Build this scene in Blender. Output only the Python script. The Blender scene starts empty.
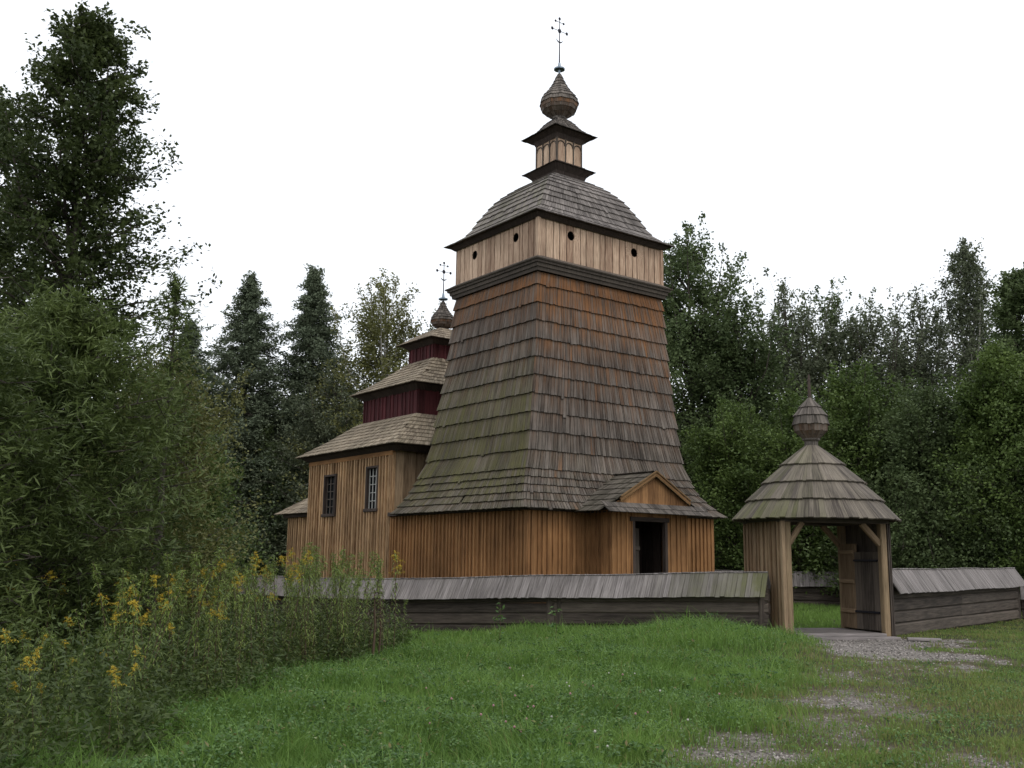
import bpy, math, random
import numpy as np
from mathutils import Matrix, Vector

random.seed(7)
rng = np.random.default_rng(11)
SC = bpy.context.scene
COL = SC.collection
R = math.radians

# ------------------------------------------------------------------ camera, world, sun, exposure
cam_d = bpy.data.cameras.new('camera')
cam = bpy.data.objects.new('camera', cam_d)
COL.objects.link(cam)
cam_d.sensor_width = 36.0
cam_d.lens = 1000.5 / 1024 * 36
cam_d.clip_start = 0.1
cam_d.clip_end = 2000
EYE = 1.65
M_ = Matrix.Rotation(R(90) + 0.17410, 4, 'X') @ Matrix.Rotation(0.0136, 4, 'Z')
cam.matrix_world = Matrix.Translation((0, 0, EYE)) @ M_
SC.camera = cam

SUN_EL, SUN_AZ = 52, 155     # azimuth measured from +Y (view direction) clockwise: behind the camera, to the right
world = bpy.data.worlds.new('World')
SC.world = world
world.use_nodes = True
nt = world.node_tree
nt.nodes.clear()
sky = nt.nodes.new('ShaderNodeTexSky')
sky.sky_type = 'NISHITA'
sky.sun_disc = False
sky.sun_elevation = R(SUN_EL)
sky.sun_rotation = R(SUN_AZ)
sky.dust_density = 6
sky.air_density = 1.5
mixn = nt.nodes.new('ShaderNodeMix')
mixn.data_type = 'RGBA'
mixn.inputs[0].default_value = 0.9
mixn.inputs[7].default_value = (10.6, 11.0, 11.6, 1)       # even overcast cloud layer
nt.links.new(sky.outputs[0], mixn.inputs[6])
bg = nt.nodes.new('ShaderNodeBackground')
bg.inputs[1].default_value = 0.105
wo = nt.nodes.new('ShaderNodeOutputWorld')
nt.links.new(mixn.outputs[2], bg.inputs[0])
nt.links.new(bg.outputs[0], wo.inputs[0])

sun_d = bpy.data.lights.new('sun', 'SUN')
sun_d.energy = 0.6
sun_d.angle = R(25)
sun_d.color = (1, 0.96, 0.9)
sun = bpy.data.objects.new('sun', sun_d)
COL.objects.link(sun)
az, el = R(SUN_AZ), R(SUN_EL)
sdir = Vector((math.sin(az) * math.cos(el), math.cos(az) * math.cos(el), math.sin(el)))
sun.rotation_euler = (-sdir).to_track_quat('-Z', 'Y').to_euler()

SC.view_settings.view_transform = 'Standard'
SC.view_settings.look = 'None'
SC.view_settings.gamma = 1
SC.view_settings.exposure = 0.2
SC.render.engine = 'CYCLES'
SC.cycles.max_bounces = 5
SC.cycles.diffuse_bounces = 3
SC.cycles.transparent_max_bounces = 4

# ------------------------------------------------------------------ helpers
def tag(o, label=None, cat=None, group=None, kind=None):
    if label: o['label'] = label
    if cat: o['category'] = cat
    if group: o['group'] = group
    if kind: o['kind'] = kind
    return o

def empty(name, loc=(0, 0, 0), rz=0, label=None, cat=None, group=None):
    o = bpy.data.objects.new(name, None)
    o.empty_display_size = 0.3
    COL.objects.link(o)
    o.location = loc
    o.rotation_euler = (0, 0, rz)
    return tag(o, label, cat, group)

def copy_tree(o, parent=None):
    c = o.copy()
    COL.objects.link(c)
    if parent is not None:
        c.parent = parent
    for ch in list(o.children):
        copy_tree(ch, c)
    return c

class MB:
    """collects faces with per-point tint (rnd, moss, fresh, along) and grain coords"""
    def __init__(s):
        s.v = []; s.f = []; s.t = []; s.g = []
    def add(s, vs, fs, tints, gcs):
        b = len(s.v)
        s.v += [tuple(p) for p in vs]
        s.t += tints
        s.g += gcs
        s.f += [tuple(b + i for i in f) for f in fs]
    def slab(s, bl, br, tr, tl, th=0.03, rnd=None, moss=(0, 0), fresh=(0, 0)):
        bl, br, tr, tl = map(Vector, (bl, br, tr, tl))
        n = (br - bl).cross(tl - bl)
        if n.length < 1e-9: n = (tr - br).cross(tl - br)
        n.normalize()
        d = -n * th
        if rnd is None: rnd = random.random()
        w = max((br - bl).length, (tr - tl).length); L = (tl - bl).length
        u0 = random.random() * 40; v0 = random.random() * 40
        vs = [bl, br, tr, tl, bl + d, br + d, tr + d, tl + d]
        fs = [(0, 1, 2, 3), (7, 6, 5, 4), (0, 4, 5, 1), (1, 5, 6, 2), (2, 6, 7, 3), (3, 7, 4, 0)]
        T = [(rnd, moss[0], fresh[0], 0)] * 2 + [(rnd, moss[1], fresh[1], 1)] * 2
        G = [(u0, v0, rnd * 9), (u0 + w, v0, rnd * 9), (u0 + w, v0 + L, rnd * 9), (u0, v0 + L, rnd * 9)]
        G2 = [(g[0] + .02, g[1], g[2] + .03) for g in G]
        s.add(vs, fs, T + T, G + G2)
    def beam(s, p0, p1, w, h, up=(0, 0, 1), rnd=None, moss=0, fresh=0, bev=0.012, w1=None, h1=None):
        """squared beam with chamfered long edges, sized w across and h along up"""
        p0, p1 = Vector(p0), Vector(p1)
        ax = (p1 - p0); L = ax.length; ax.normalize()
        up = Vector(up)
        sd = ax.cross(up)
        if sd.length < 1e-6: sd = ax.cross(Vector((1, 0, 0)))
        sd.normalize(); up = sd.cross(ax).normalized()
        if rnd is None: rnd = random.random()
        w1 = w1 or w; h1 = h1 or h
        vs = []; T = []; G = []
        u0 = random.random() * 40; v0 = random.random() * 40
        for k, (p, ww, hh) in enumerate(((p0, w, h), (p1, w1, h1))):
            a, b = ww / 2, hh / 2
            e = min(bev, a * .5, b * .5)
            ring = [(-a + e, -b), (a - e, -b), (a, -b + e), (a, b - e), (a - e, b), (-a + e, b), (-a, b - e), (-a, -b + e)]
            per = 0
            for j, (x, y) in enumerate(ring):
                vs.append(p + sd * x + up * y)
                T.append((rnd, moss, fresh, k))
                G.append((u0 + j * (ww + hh) / 4, v0 + k * L, rnd * 9))
        fs = [(j, (j + 1) % 8, 8 + (j + 1) % 8, 8 + j) for j in range(8)] + [tuple(range(7, -1, -1)), tuple(range(8, 16))]
        s.add(vs, fs, T, G)
    def box(s, lo, hi, **k):
        lo, hi = Vector(lo), Vector(hi)
        c = (lo + hi) / 2; d = hi - lo
        i = max(range(3), key=lambda q: d[q])
        a = c.copy(); b = c.copy(); a[i] = lo[i]; b[i] = hi[i]
        if i == 2: s.beam(a, b, d[0], d[1], up=(0, 1, 0), **k)
        elif i == 0: s.beam(a, b, d[1], d[2], **k)
        else: s.beam(a, b, d[0], d[2], **k)
    def lathe(s, prof, c=(0, 0), n=16, rnd=.5, moss=0, fresh=0, tilt=0):
        vs = []; fs = []; T = []; G = []
        for (r, z) in prof:
            for j in range(n):
                a = 2 * math.pi * j / n + tilt
                vs.append((c[0] + r * math.cos(a), c[1] + r * math.sin(a), z))
                T.append((rnd, moss, fresh, 0)); G.append((a * max(r, .05), z, 0))
        m = len(prof)
        for i in range(m - 1):
            for j in range(n):
                k = (j + 1) % n
                fs.append((i * n + j, i * n + k, (i + 1) * n + k, (i + 1) * n + j))
        fs.append(tuple(range(n - 1, -1, -1))); fs.append(tuple((m - 1) * n + j for j in range(n)))
        s.add(vs, fs, T, G)
    def ball(s, c, r, n=8, sq=(1, 1, 1)):
        vs = []; fs = []
        m = 6
        for i in range(m + 1):
            a = math.pi * i / m
            for j in range(n):
                b = 2 * math.pi * j / n
                vs.append((c[0] + sq[0] * r * math.sin(a) * math.cos(b), c[1] + sq[1] * r * math.sin(a) * math.sin(b), c[2] + sq[2] * r * math.cos(a)))
        for i in range(m):
            for j in range(n):
                k = (j + 1) % n
                fs.append((i * n + j, (i + 1) * n + j, (i + 1) * n + k, i * n + k))
        s.add(vs, fs, [(.5, 0, 0, 0)] * len(vs), [(v[0], v[2], v[1]) for v in vs])
    def tube(s, pts, rads, n=6, rnd=.5, cap=True):
        vs = []; fs = []; G = []
        pts = [Vector(p) for p in pts]
        L = 0
        for i, p in enumerate(pts):
            t = (pts[min(i + 1, len(pts) - 1)] - pts[max(i - 1, 0)]).normalized()
            a = t.cross(Vector((0.3, 0.2, 1)) if abs(t.z) < .9 else Vector((1, 0, 0))).normalized()
            b = t.cross(a)
            if i: L += (p - pts[i - 1]).length
            for j in range(n):
                q = 2 * math.pi * j / n
                vs.append(p + (a * math.cos(q) + b * math.sin(q)) * rads[i])
                G.append((q * rads[i], L, rnd * 9))
        for i in range(len(pts) - 1):
            for j in range(n):
                k = (j + 1) % n
                fs.append((i * n + j, i * n + k, (i + 1) * n + k, (i + 1) * n + j))
        if cap:
            fs.append(tuple(range(n))); fs.append(tuple((len(pts) - 1) * n + j for j in range(n - 1, -1, -1)))
        s.add(vs, fs, [(rnd, 0, 0, 0)] * len(vs), G)
    def build(s, name, mat, parent=None, smooth=False):
        me = bpy.data.meshes.new(name)
        me.from_pydata(s.v, [], s.f)
        a = me.attributes.new('tint', 'FLOAT_COLOR', 'POINT')
        a.data.foreach_set('color', np.array(s.t, dtype=np.float32).ravel())
        g = me.attributes.new('gc', 'FLOAT_VECTOR', 'POINT')
        g.data.foreach_set('vector', np.array(s.g, dtype=np.float32).ravel())
        me.materials.append(mat)
        if smooth:
            me.polygons.foreach_set('use_smooth', [True] * len(me.polygons))
        me.update()
        o = bpy.data.objects.new(name, me)
        COL.objects.link(o)
        if parent is not None: o.parent = parent
        return o

def np_mesh(name, verts, nper, faces_per, mats, rnd, parent=None, smooth=False, rnd2=None):
    """verts (N, nper, 3); faces_per: faces of one unit; rnd (N,) tint"""
    N = len(verts)
    me = bpy.data.meshes.new(name)
    me.vertices.add(N * nper)
    me.vertices.foreach_set('co', verts.astype(np.float32).ravel())
    loops = []; starts = []; st = 0
    unit = []
    for f in faces_per:
        starts.append(st); st += len(f); unit += list(f)
    unit = np.array(unit); starts = np.array(starts)
    allL = (unit[None, :] + (np.arange(N) * nper)[:, None]).ravel()
    allS = (starts[None, :] + (np.arange(N) * st)[:, None]).ravel()
    me.loops.add(len(allL)); me.loops.foreach_set('vertex_index', allL.astype(np.int32))
    me.polygons.add(len(allS)); me.polygons.foreach_set('loop_start', allS.astype(np.int32))
    a = me.attributes.new('tint', 'FLOAT_COLOR', 'POINT')
    c = np.zeros((N, nper, 4), np.float32)
    c[:, :, 0] = rnd[:, None]
    if rnd2 is not None: c[:, :, 1] = rnd2[:, None]
    a.data.foreach_set('color', c.ravel())
    me.materials.append(mats)
    if smooth: me.polygons.foreach_set('use_smooth', [True] * len(allS))
    me.update(calc_edges=True)
    me.validate()
    o = bpy.data.objects.new(name, me)
    COL.objects.link(o)
    if parent is not None: o.parent = parent
    return o

# value noise for terrain
_lat = rng.random((256, 256))
def vnoise(x, y, s=1.0, k=0):
    x = np.asarray(x, float) / s + 37.3 + k * 17.1; y = np.asarray(y, float) / s + 91.7 + k * 29.3
    xi = np.floor(x).astype(int); yi = np.floor(y).astype(int)
    fx = x - xi; fy = y - yi
    fx = fx * fx * (3 - 2 * fx); fy = fy * fy * (3 - 2 * fy)
    g = lambda a, b: _lat[a % 256, b % 256]
    return (g(xi, yi) * (1 - fx) + g(xi + 1, yi) * fx) * (1 - fy) + (g(xi, yi + 1) * (1 - fx) + g(xi + 1, yi + 1) * fx) * fy
def sstep(a, b, x):
    t = np.clip((np.asarray(x, float) - a) / (b - a), 0, 1)
    return t * t * (3 - 2 * t)

# ------------------------------------------------------------------ materials
def new_mat(name):
    m = bpy.data.materials.new(name)
    m.use_nodes = True
    n = m.node_tree
    n.nodes.clear()
    out = n.nodes.new('ShaderNodeOutputMaterial')
    p = n.nodes.new('ShaderNodeBsdfPrincipled')
    n.links.new(p.outputs[0], out.inputs[0])
    return m, n, p, out

def nd(n, t, **k):
    x = n.nodes.new(t)
    for a, b in k.items(): setattr(x, a, b)
    return x
def mth(n, op, a, b=None, clamp=False):
    x = nd(n, 'ShaderNodeMath', operation=op, use_clamp=clamp)
    for i, v in enumerate((a, b)):
        if v is None: continue
        if isinstance(v, (int, float)): x.inputs[i].default_value = v
        else: n.links.new(v, x.inputs[i])
    return x.outputs[0]
def mixc(n, f, a, b, mode='MIX'):
    x = nd(n, 'ShaderNodeMix', data_type='RGBA', blend_type=mode)
    for i, v in ((0, f), (6, a), (7, b)):
        if isinstance(v, (int, float)): x.inputs[i].default_value = v
        elif isinstance(v, tuple): x.inputs[i].default_value = (*v, 1) if len(v) == 3 else v
        else: n.links.new(v, x.inputs[i])
    return x.outputs[2]
def noise(n, vec, scale, detail=4, rough=.6):
    x = nd(n, 'ShaderNodeTexNoise')
    x.inputs['Scale'].default_value = scale
    x.inputs['Detail'].default_value = detail
    x.inputs['Roughness'].default_value = rough
    if vec is not None: n.links.new(vec, x.inputs['Vector'])
    return x.outputs['Fac']
def vmul(n, vec, s):
    x = nd(n, 'ShaderNodeVectorMath', operation='MULTIPLY')
    n.links.new(vec, x.inputs[0]); x.inputs[1].default_value = s
    return x.outputs[0]

def wood(name, dark, light, fresh=(.34, .15, .055), moss=(.075, .085, .03), rough=.85, grain=1.0, spec=.25, stain=.75):
    m, n, p, out = new_mat(name)
    at = nd(n, 'ShaderNodeAttribute', attribute_name='tint')
    sep = nd(n, 'ShaderNodeSeparateColor'); n.links.new(at.outputs['Color'], sep.inputs[0])
    rnd, ms, fr = sep.outputs
    gc = nd(n, 'ShaderNodeAttribute', attribute_name='gc').outputs['Vector']
    tc = nd(n, 'ShaderNodeTexCoord').outputs['Object']
    g1 = noise(n, vmul(n, gc, (34, 1.6, 3)), 1.0, 6, .65)
    g2 = noise(n, vmul(n, gc, (90, 2.2, 3)), 1.0, 3, .6)
    big = noise(n, tc, .55, 4, .55)
    streak = noise(n, vmul(n, gc, (16, .9, 5)), 1.0, 3, .6)
    f = mth(n, 'ADD', mth(n, 'MULTIPLY', rnd, .62), mth(n, 'MULTIPLY', mth(n, 'SUBTRACT', g1, .5), 2.2 * grain))
    f = mth(n, 'ADD', f, .15, True)
    c = mixc(n, f, dark, light)
    ff = mth(n, 'ADD', mth(n, 'MULTIPLY', fr, 1.15), mth(n, 'MULTIPLY', mth(n, 'MULTIPLY', mth(n, 'SUBTRACT', streak, .5), 5.0), mth(n, 'MULTIPLY', fr, 1.2)), True)
    c2 = mixc(n, mth(n, 'MULTIPLY', f, .6), fresh, tuple(x * .45 for x in fresh))
    c = mixc(n, ff, c, c2)
    mm = mth(n, 'MULTIPLY', ms, mth(n, 'MULTIPLY', mth(n, 'ADD', noise(n, tc, 1.7, 5, .7), mth(n, 'MULTIPLY', mth(n, 'SUBTRACT', g1, .5), .8)), 1.9), True)
    mc = mixc(n, g2, tuple(x * .6 for x in moss), tuple(x * 1.35 for x in moss))
    c = mixc(n, mm, c, mc)
    # weather stains and split grain lines
    st = nd(n, 'ShaderNodeMapRange'); n.links.new(big, st.inputs[0])
    st.inputs[1].default_value = .3; st.inputs[2].default_value = .7; st.inputs[3].default_value = stain; st.inputs[4].default_value = 1.12
    crk = nd(n, 'ShaderNodeMapRange'); n.links.new(g2, crk.inputs[0])
    crk.inputs[1].default_value = .28; crk.inputs[2].default_value = .42; crk.inputs[3].default_value = .55; crk.inputs[4].default_value = 1.0
    val = mth(n, 'MULTIPLY', st.outputs[0], crk.outputs[0])
    hs = nd(n, 'ShaderNodeHueSaturation')
    n.links.new(c, hs.inputs['Color']); n.links.new(val, hs.inputs['Value'])
    n.links.new(hs.outputs[0], p.inputs['Base Color'])
    p.inputs['Roughness'].default_value = rough
    p.inputs['Specular IOR Level'].default_value = spec
    b = nd(n, 'ShaderNodeBump'); b.inputs['Strength'].default_value = .6; b.inputs['Distance'].default_value = .006
    n.links.new(mth(n, 'ADD', g1, mth(n, 'MULTIPLY', g2, .6)), b.inputs['Height'])
    n.links.new(b.outputs[0], p.inputs['Normal'])
    return m

W_SHING = wood('weathered_shingle', (.036, .030, .025), (.200, .172, .148), fresh=(.25, .115, .048), moss=(.125, .115, .046), grain=1.25, stain=.62)
W_ROOF = wood('bell_roof_shingle', (.075, .064, .060), (.29, .255, .235), fresh=(.25, .13, .06), moss=(.15, .145, .08))
W_NROOF = wood('nave_roof_shingle', (.13, .10, .072), (.42, .345, .255), fresh=(.3, .17, .08), moss=(.15, .14, .075))
W_NARTH = wood('larch_boards', (.13, .058, .022), (.46, .245, .105), fresh=(.40, .20, .08), stain=.55, grain=1.2)
W_NAVE = wood('pale_larch_boards', (.19, .108, .052), (.60, .39, .215), fresh=(.42, .22, .10), grain=1.2, stain=.65)
W_BELF = wood('sunbleached_boards', (.27, .165, .110), (.74, .54, .385), fresh=(.4, .22, .1), stain=.72, grain=1.2)
W_DARK = wood('dark_trim_wood', (.028, .020, .017), (.100, .074, .062))
W_RED = wood('red_stained_boards', (.040, .010, .011), (.125, .032, .036), stain=.7)
W_FROOF = wood('grey_fence_boards', (.10, .088, .082), (.34, .305, .295), moss=(.12, .12, .06))
W_LOG = wood('grey_brown_logs', (.045, .036, .030), (.16, .13, .105), moss=(.06, .06, .03))
W_GATE = wood('gate_posts_wood', (.125, .082, .048), (.37, .265, .165), moss=(.12, .13, .05))
W_GROOF = wood('gate_roof_boards', (.060, .049, .043), (.235, .20, .16), moss=(.125, .13, .05))
W_CORE = wood('dark_interior_fill', (.010, .009, .008), (.022, .018, .015))  # near-black colour standing in for the unlit inside of belfry and nave
W_GABLE = wood('yellow_barge_boards', (.12, .07, .03), (.30, .185, .085))

def simple(name, col, rough=.6, metal=0, spec=.4):
    m, n, p, out = new_mat(name)
    tc = nd(n, 'ShaderNodeTexCoord').outputs['Object']
    g = noise(n, tc, 14, 3)
    c = mixc(n, g, tuple(x * .7 for x in col), tuple(min(1, x * 1.3) for x in col))
    n.links.new(c, p.inputs['Base Color'])
    p.inputs['Roughness'].default_value = rough
    p.inputs['Metallic'].default_value = metal
    p.inputs['Specular IOR Level'].default_value = spec
    return m
IRON = simple('dark_iron', (.025, .025, .032), .5, .6)
TIN = simple('tin_cap', (.18, .22, .26), .35, .8)
GLASS = simple('window_glass', (.02, .023, .025), .08, 0, .8)
LEAD = simple('window_bars_paint', (.42, .41, .38), .6)
BARK = simple('bark', (.055, .045, .036), .9)
BIRCHB = simple('birch_bark', (.32, .30, .27), .85)
STEM = simple('dry_stem', (.085, .055, .035), .8)
YELLOW = simple('goldenrod_flower', (.52, .38, .035), .8)

def leafmat(name, c0, c1, trans=.28, rough=.5, spec=.3, c2=None):
    m, n, p, out = new_mat(name)
    at = nd(n, 'ShaderNodeAttribute', attribute_name='tint')
    sep = nd(n, 'ShaderNodeSeparateColor'); n.links.new(at.outputs['Color'], sep.inputs[0])
    c = mixc(n, sep.outputs[0], c0, c1)
    if c2: c = mixc(n, sep.outputs[1], c, c2)
    n.links.new(c, p.inputs['Base Color'])
    p.inputs['Roughness'].default_value = rough
    p.inputs['Specular IOR Level'].default_value = spec
    t = nd(n, 'ShaderNodeBsdfTranslucent')
    hs = nd(n, 'ShaderNodeHueSaturation'); hs.inputs['Value'].default_value = 1.25
    n.links.new(c, hs.inputs['Color']); n.links.new(hs.outputs[0], t.inputs[0])
    mx = nd(n, 'ShaderNodeMixShader'); mx.inputs[0].default_value = trans
    n.links.new(p.outputs[0], mx.inputs[1]); n.links.new(t.outputs[0], mx.inputs[2])
    n.links.new(mx.outputs[0], out.inputs[0])
    return m
L_ALDER = leafmat('alder_leaves', (.026, .040, .014), (.088, .112, .036), spec=.2)
L_WILLOW = leafmat('willow_leaves', (.028, .046, .012), (.135, .175, .052), rough=.55, spec=.25)
L_DARK = leafmat('dark_leaves', (.046, .070, .028), (.130, .170, .068), rough=.6, spec=.2)
L_SPRUCE = leafmat('conifer_foliage', (.070, .092, .056), (.165, .195, .125), rough=.6, trans=.2, spec=.15)
L_BIRCH = leafmat('birch_leaves', (.085, .092, .028), (.20, .20, .07))
L_ASPEN = leafmat('grey_green_leaves', (.060, .076, .042), (.165, .185, .11), rough=.5, spec=.3)
L_HAZEL = leafmat('hazel_leaves', (.046, .076, .022), (.140, .195, .052), spec=.2)
L_GOLD = leafmat('goldenrod_leaves', (.066, .100, .020), (.205, .265, .060), c2=(.15, .11, .05))
L_WEED2 = leafmat('meadow_weed_leaves', (.035, .085, .022), (.115, .20, .055), c2=(.22, .17, .07))
L_WEED = leafmat('weed_leaves', (.026, .044, .012), (.095, .130, .036), rough=.5, spec=.25)
DRYL = leafmat('withered_leaves', (.03, .022, .014), (.09, .065, .04), trans=.1)
L_GRASS = leafmat('grass_blades', (.080, .155, .030), (.195, .315, .070), trans=.35, c2=(.23, .20, .08), spec=.2)
L_CLOVER = leafmat('clover_leaves', (.045, .105, .028), (.14, .235, .065), c2=(.26, .28, .14))

# ------------------------------------------------------------------ terrain
def hgt(x, y):
    x = np.asarray(x, float); y = np.asarray(y, float)
    z = -.36 * sstep(4.5, -4.5, x) * sstep(17, 28, y) * sstep(80, 40, y)
    z = z + (vnoise(x, y, 2.3) - .5) * .10 + (vnoise(x, y, .7, 2) - .5) * .04
    m = sstep(0, 1.5, np.hypot((x - 4.1) / 2.6, (y - 20.2) / 2.4))
    z = z + .20 * (1 - m)                                         # grassy hump before the low wall
    flat = 1 - sstep(1.8, 3.2, np.hypot(x - 7.3, y - 24.2))
    z = z * (1 - flat) + flat * .0
    return z

def gravel(x, y):
    x = np.asarray(x, float); y = np.asarray(y, float)
    w = (vnoise(x, y, .55, 5) - .5) * .9 + (vnoise(x, y, .18, 6) - .5) * .7
    def blob(cx, cy, rx, ry, s):
        return s * (1 - sstep(.10, 1.25, np.hypot((x - cx) / rx, (y - cy) / ry) + w * .8))
    g = blob(7.7, 22.2, 2.2, 2.0, 2.6)
    for b in ((7.3, 19.9, 1.75, 3.0, 2.0), (5.2, 15.8, 1.2, 2.0, .72), (4.1, 12.9, 1.25, 1.9, .92), (3.1, 11.0, 1.1, 1.8, .66),
              (2.2, 9.4, 1.25, 1.8, .9), (3.9, 8.7, .85, 1.5, .82), (1.6, 8.0, .6, .9, .4), (4.4, 14.0, 1.9, 4.2, .42), (2.6, 10.4, 1.7, 3.2, .40), (6.1, 17.4, 1.5, 2.6, .46), (4.0, 9.0, 1.0, 2.0, .26)):
        g = np.maximum(g, blob(*b))
    return np.clip(g, 0, 1)

def lush(x, y):
    """1 = tall meadow left of the trodden way, 0 = short lawn"""
    edge = 1.4 + (y - 8) * .365
    a = 1 - sstep(-.7, .9, x - edge + (vnoise(x, y, 1.1, 9) - .5) * 1.2)
    return a * (1 - sstep(23.8, 24.4, y - .0 * x) * (x > 5)) 

def ground_mesh():
    near_x = np.arange(-16, 24.01, .16); near_y = np.arange(2, 34.01, .16)
    far_l = [-600, -300, -150, -80, -50, -35, -24, -20]; far_r = [28, 34, 45, 60, 90, 160, 320, 600]
    xs = np.concatenate([far_l, near_x, far_r]); ys = np.concatenate([[-80, -30, -10, -3, 0], near_y, [36, 39, 43, 48, 56, 70, 100, 180, 350, 900]])
    X, Y = np.meshgrid(xs, ys)
    Z = hgt(X, Y)
    gv = gravel(X, Y)
    Z = Z - .02 * gv
    ny, nx = X.shape
    me = bpy.data.meshes.new('ground')
    idx = np.arange(nx * ny).reshape(ny, nx)
    F = np.stack([idx[:-1, :-1], idx[:-1, 1:], idx[1:, 1:], idx[1:, :-1]], -1).reshape(-1, 4)
    me.from_pydata(np.stack([X, Y, Z], -1).reshape(-1, 3).tolist(), [], F.tolist())
    a = me.attributes.new('tint', 'FLOAT_COLOR', 'POINT')
    c = np.zeros((ny, nx, 4), np.float32); c[..., 0] = gv; c[..., 1] = lush(X, Y)
    a.data.foreach_set('color', c.ravel())
    me.polygons.foreach_set('use_smooth', [True] * len(F))
    m, n, p, out = new_mat('soil_and_turf')
    at = nd(n, 'ShaderNodeAttribute', attribute_name='tint')
    sep = nd(n, 'ShaderNodeSeparateColor'); n.links.new(at.outputs['Color'], sep.inputs[0])
    tc = nd(n, 'ShaderNodeTexCoord').outputs['Object']
    n1 = noise(n, tc, 9, 6, .7); n2 = noise(n, tc, 60, 3, .7); n3 = noise(n, tc, 1.1, 4, .6)
    turf = mixc(n, n1, (.018, .035, .010), (.065, .085, .025))
    turf = mixc(n, mth(n, 'MULTIPLY', mth(n, 'SUBTRACT', n3, .45), 3, True), turf, (.075, .062, .03))
    vor = nd(n, 'ShaderNodeTexVoronoi'); vor.inputs['Scale'].default_value = 38; n.links.new(tc, vor.inputs['Vector'])
    bw = nd(n, 'ShaderNodeSeparateColor'); n.links.new(vor.outputs['Color'], bw.inputs[0])
    stone = mixc(n, bw.outputs[0], (.12, .105, .095), (.36, .33, .30))
    soil = mixc(n, n1, (.055, .043, .026), (.15, .125, .085))
    c = mixc(n, mth(n, 'MULTIPLY', sep.outputs[0], 2.6, True), turf, soil)
    c = mixc(n, mth(n, 'ADD', mth(n, 'MULTIPLY', sep.outputs[0], 1.7), mth(n, 'SUBTRACT', mth(n, 'MULTIPLY', n1, 2.2), 1.85), True), c, stone)
    n.links.new(c, p.inputs['Base Color']); p.inputs['Roughness'].default_value = .95
    p.inputs['Specular IOR Level'].default_value = .15
    b = nd(n, 'ShaderNodeBump'); b.inputs['Distance'].default_value = .03; b.inputs['Strength'].default_value = .8
    n.links.new(mth(n, 'ADD', n1, mth(n, 'ADD', n2, vor.outputs['Distance'])), b.inputs['Height']); n.links.new(b.outputs[0], p.inputs['Normal'])
    me.materials.append(m)
    o = bpy.data.objects.new('ground', me)
    COL.objects.link(o)
    o['kind'] = 'structure'
ground_mesh()

# ------------------------------------------------------------------ shingled tiers and boarded walls
def rect(cx, cy):
    return lambda r: [(cx - r[0], cy - r[1]), (cx + r[0], cy - r[1]), (cx + r[0], cy + r[1]), (cx - r[0], cy + r[1])]
def ngon(cx, cy, n, tilt=0):
    return lambda r: [(cx + r[0] * math.cos(2 * math.pi * (j / n) + tilt), cy + r[0] * math.sin(2 * math.pi * (j / n) + tilt)) for j in range(n)]

def prof_at(prof, z):
    for (a, b) in zip(prof, prof[1:]):
        if a[-1] <= z <= b[-1]:
            t = (z - a[-1]) / (b[-1] - a[-1])
            return tuple(p + (q - p) * t for p, q in zip(a[:-1], b[:-1]))
    return prof[-1][:-1] if z > prof[-1][-1] else prof[0][:-1]

def tier(mb, prof, zs, plan, c, bw=.11, lift=.045, th=.022, mossf=None, freshf=None, jit=.02, core=True, sides=None, wear=0):
    """overlapping courses of shingles following a profile [(ra, rb, z)...] with course lines at zs"""
    for k in range(len(zs) - 1):
        z0, z1 = zs[k], zs[k + 1]
        lo = plan(prof_at(prof, z0)); hi = plan(prof_at(prof, z1))
        n = len(lo)
        for i in range(n):
            if sides and i not in sides: continue
            j = (i + 1) % n
            def out(p, q):
                dx, dy = p[0] - c[0], p[1] - c[1]
                L = math.hypot(dx, dy) or 1
                return (p[0] + dx / L * q, p[1] + dy / L * q)
            A, B = Vector((*out(lo[i], lift * 1.3), z0)), Vector((*out(lo[j], lift * 1.3), z0))
            C, D = Vector((*hi[j], z1)), Vector((*hi[i], z1))
            # run a little under the next course
            C = C + (C - B) * .06; D = D + (D - A) * .06
            w = (B - A).length
            nb = max(2, int(w / bw))
            cuts = [0] + sorted((q + (random.random() - .5) * .5) / nb for q in range(1, nb)) + [1]
            nrm = (B - A).cross(D - A).normalized()
            for q in range(nb):
                s0, s1 = cuts[q] + .0012, cuts[q + 1] - .0012
                bl, br = A.lerp(B, s0), A.lerp(B, s1)
                tl, tr = D.lerp(C, s0), D.lerp(C, s1)
                e = (bl - tl).normalized() * (random.random() * jit) + nrm * (random.random() * .008)
                um = (s0 + s1) / 2
                if wear and random.random() < wear:
                    if random.random() < .10: continue
                    e = e + (bl - tl).normalized() * random.uniform(.03, .10) + nrm * random.uniform(0, .015)
                ms = mossf(i, z0, um) if mossf else 0
                fr = freshf(i, z0, um) if freshf else (0, 0)
                mb.slab(bl + e, br + e, tr, tl, th, moss=(ms, ms * .7), fresh=fr)
    if core:
        for a, b in zip(prof, prof[1:]):
            s = .04
            lo = plan([max(q - s, .005) for q in a[:-1]]); hi = plan([max(q - s, .005) for q in b[:-1]])
            n = len(lo)
            for i in range(n):
                j = (i + 1) % n
                vs = [(*lo[i], a[-1]), (*lo[j], a[-1]), (*hi[j], b[-1]), (*hi[i], b[-1])]
                mb.add(vs, [(0, 1, 2, 3)], [(0, 0, 0, 0)] * 4, [(0, 0, 0)] * 4)

def courses(z0, z1, n):
    return [z0 + (z1 - z0) * i / n for i in range(n + 1)]

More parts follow.
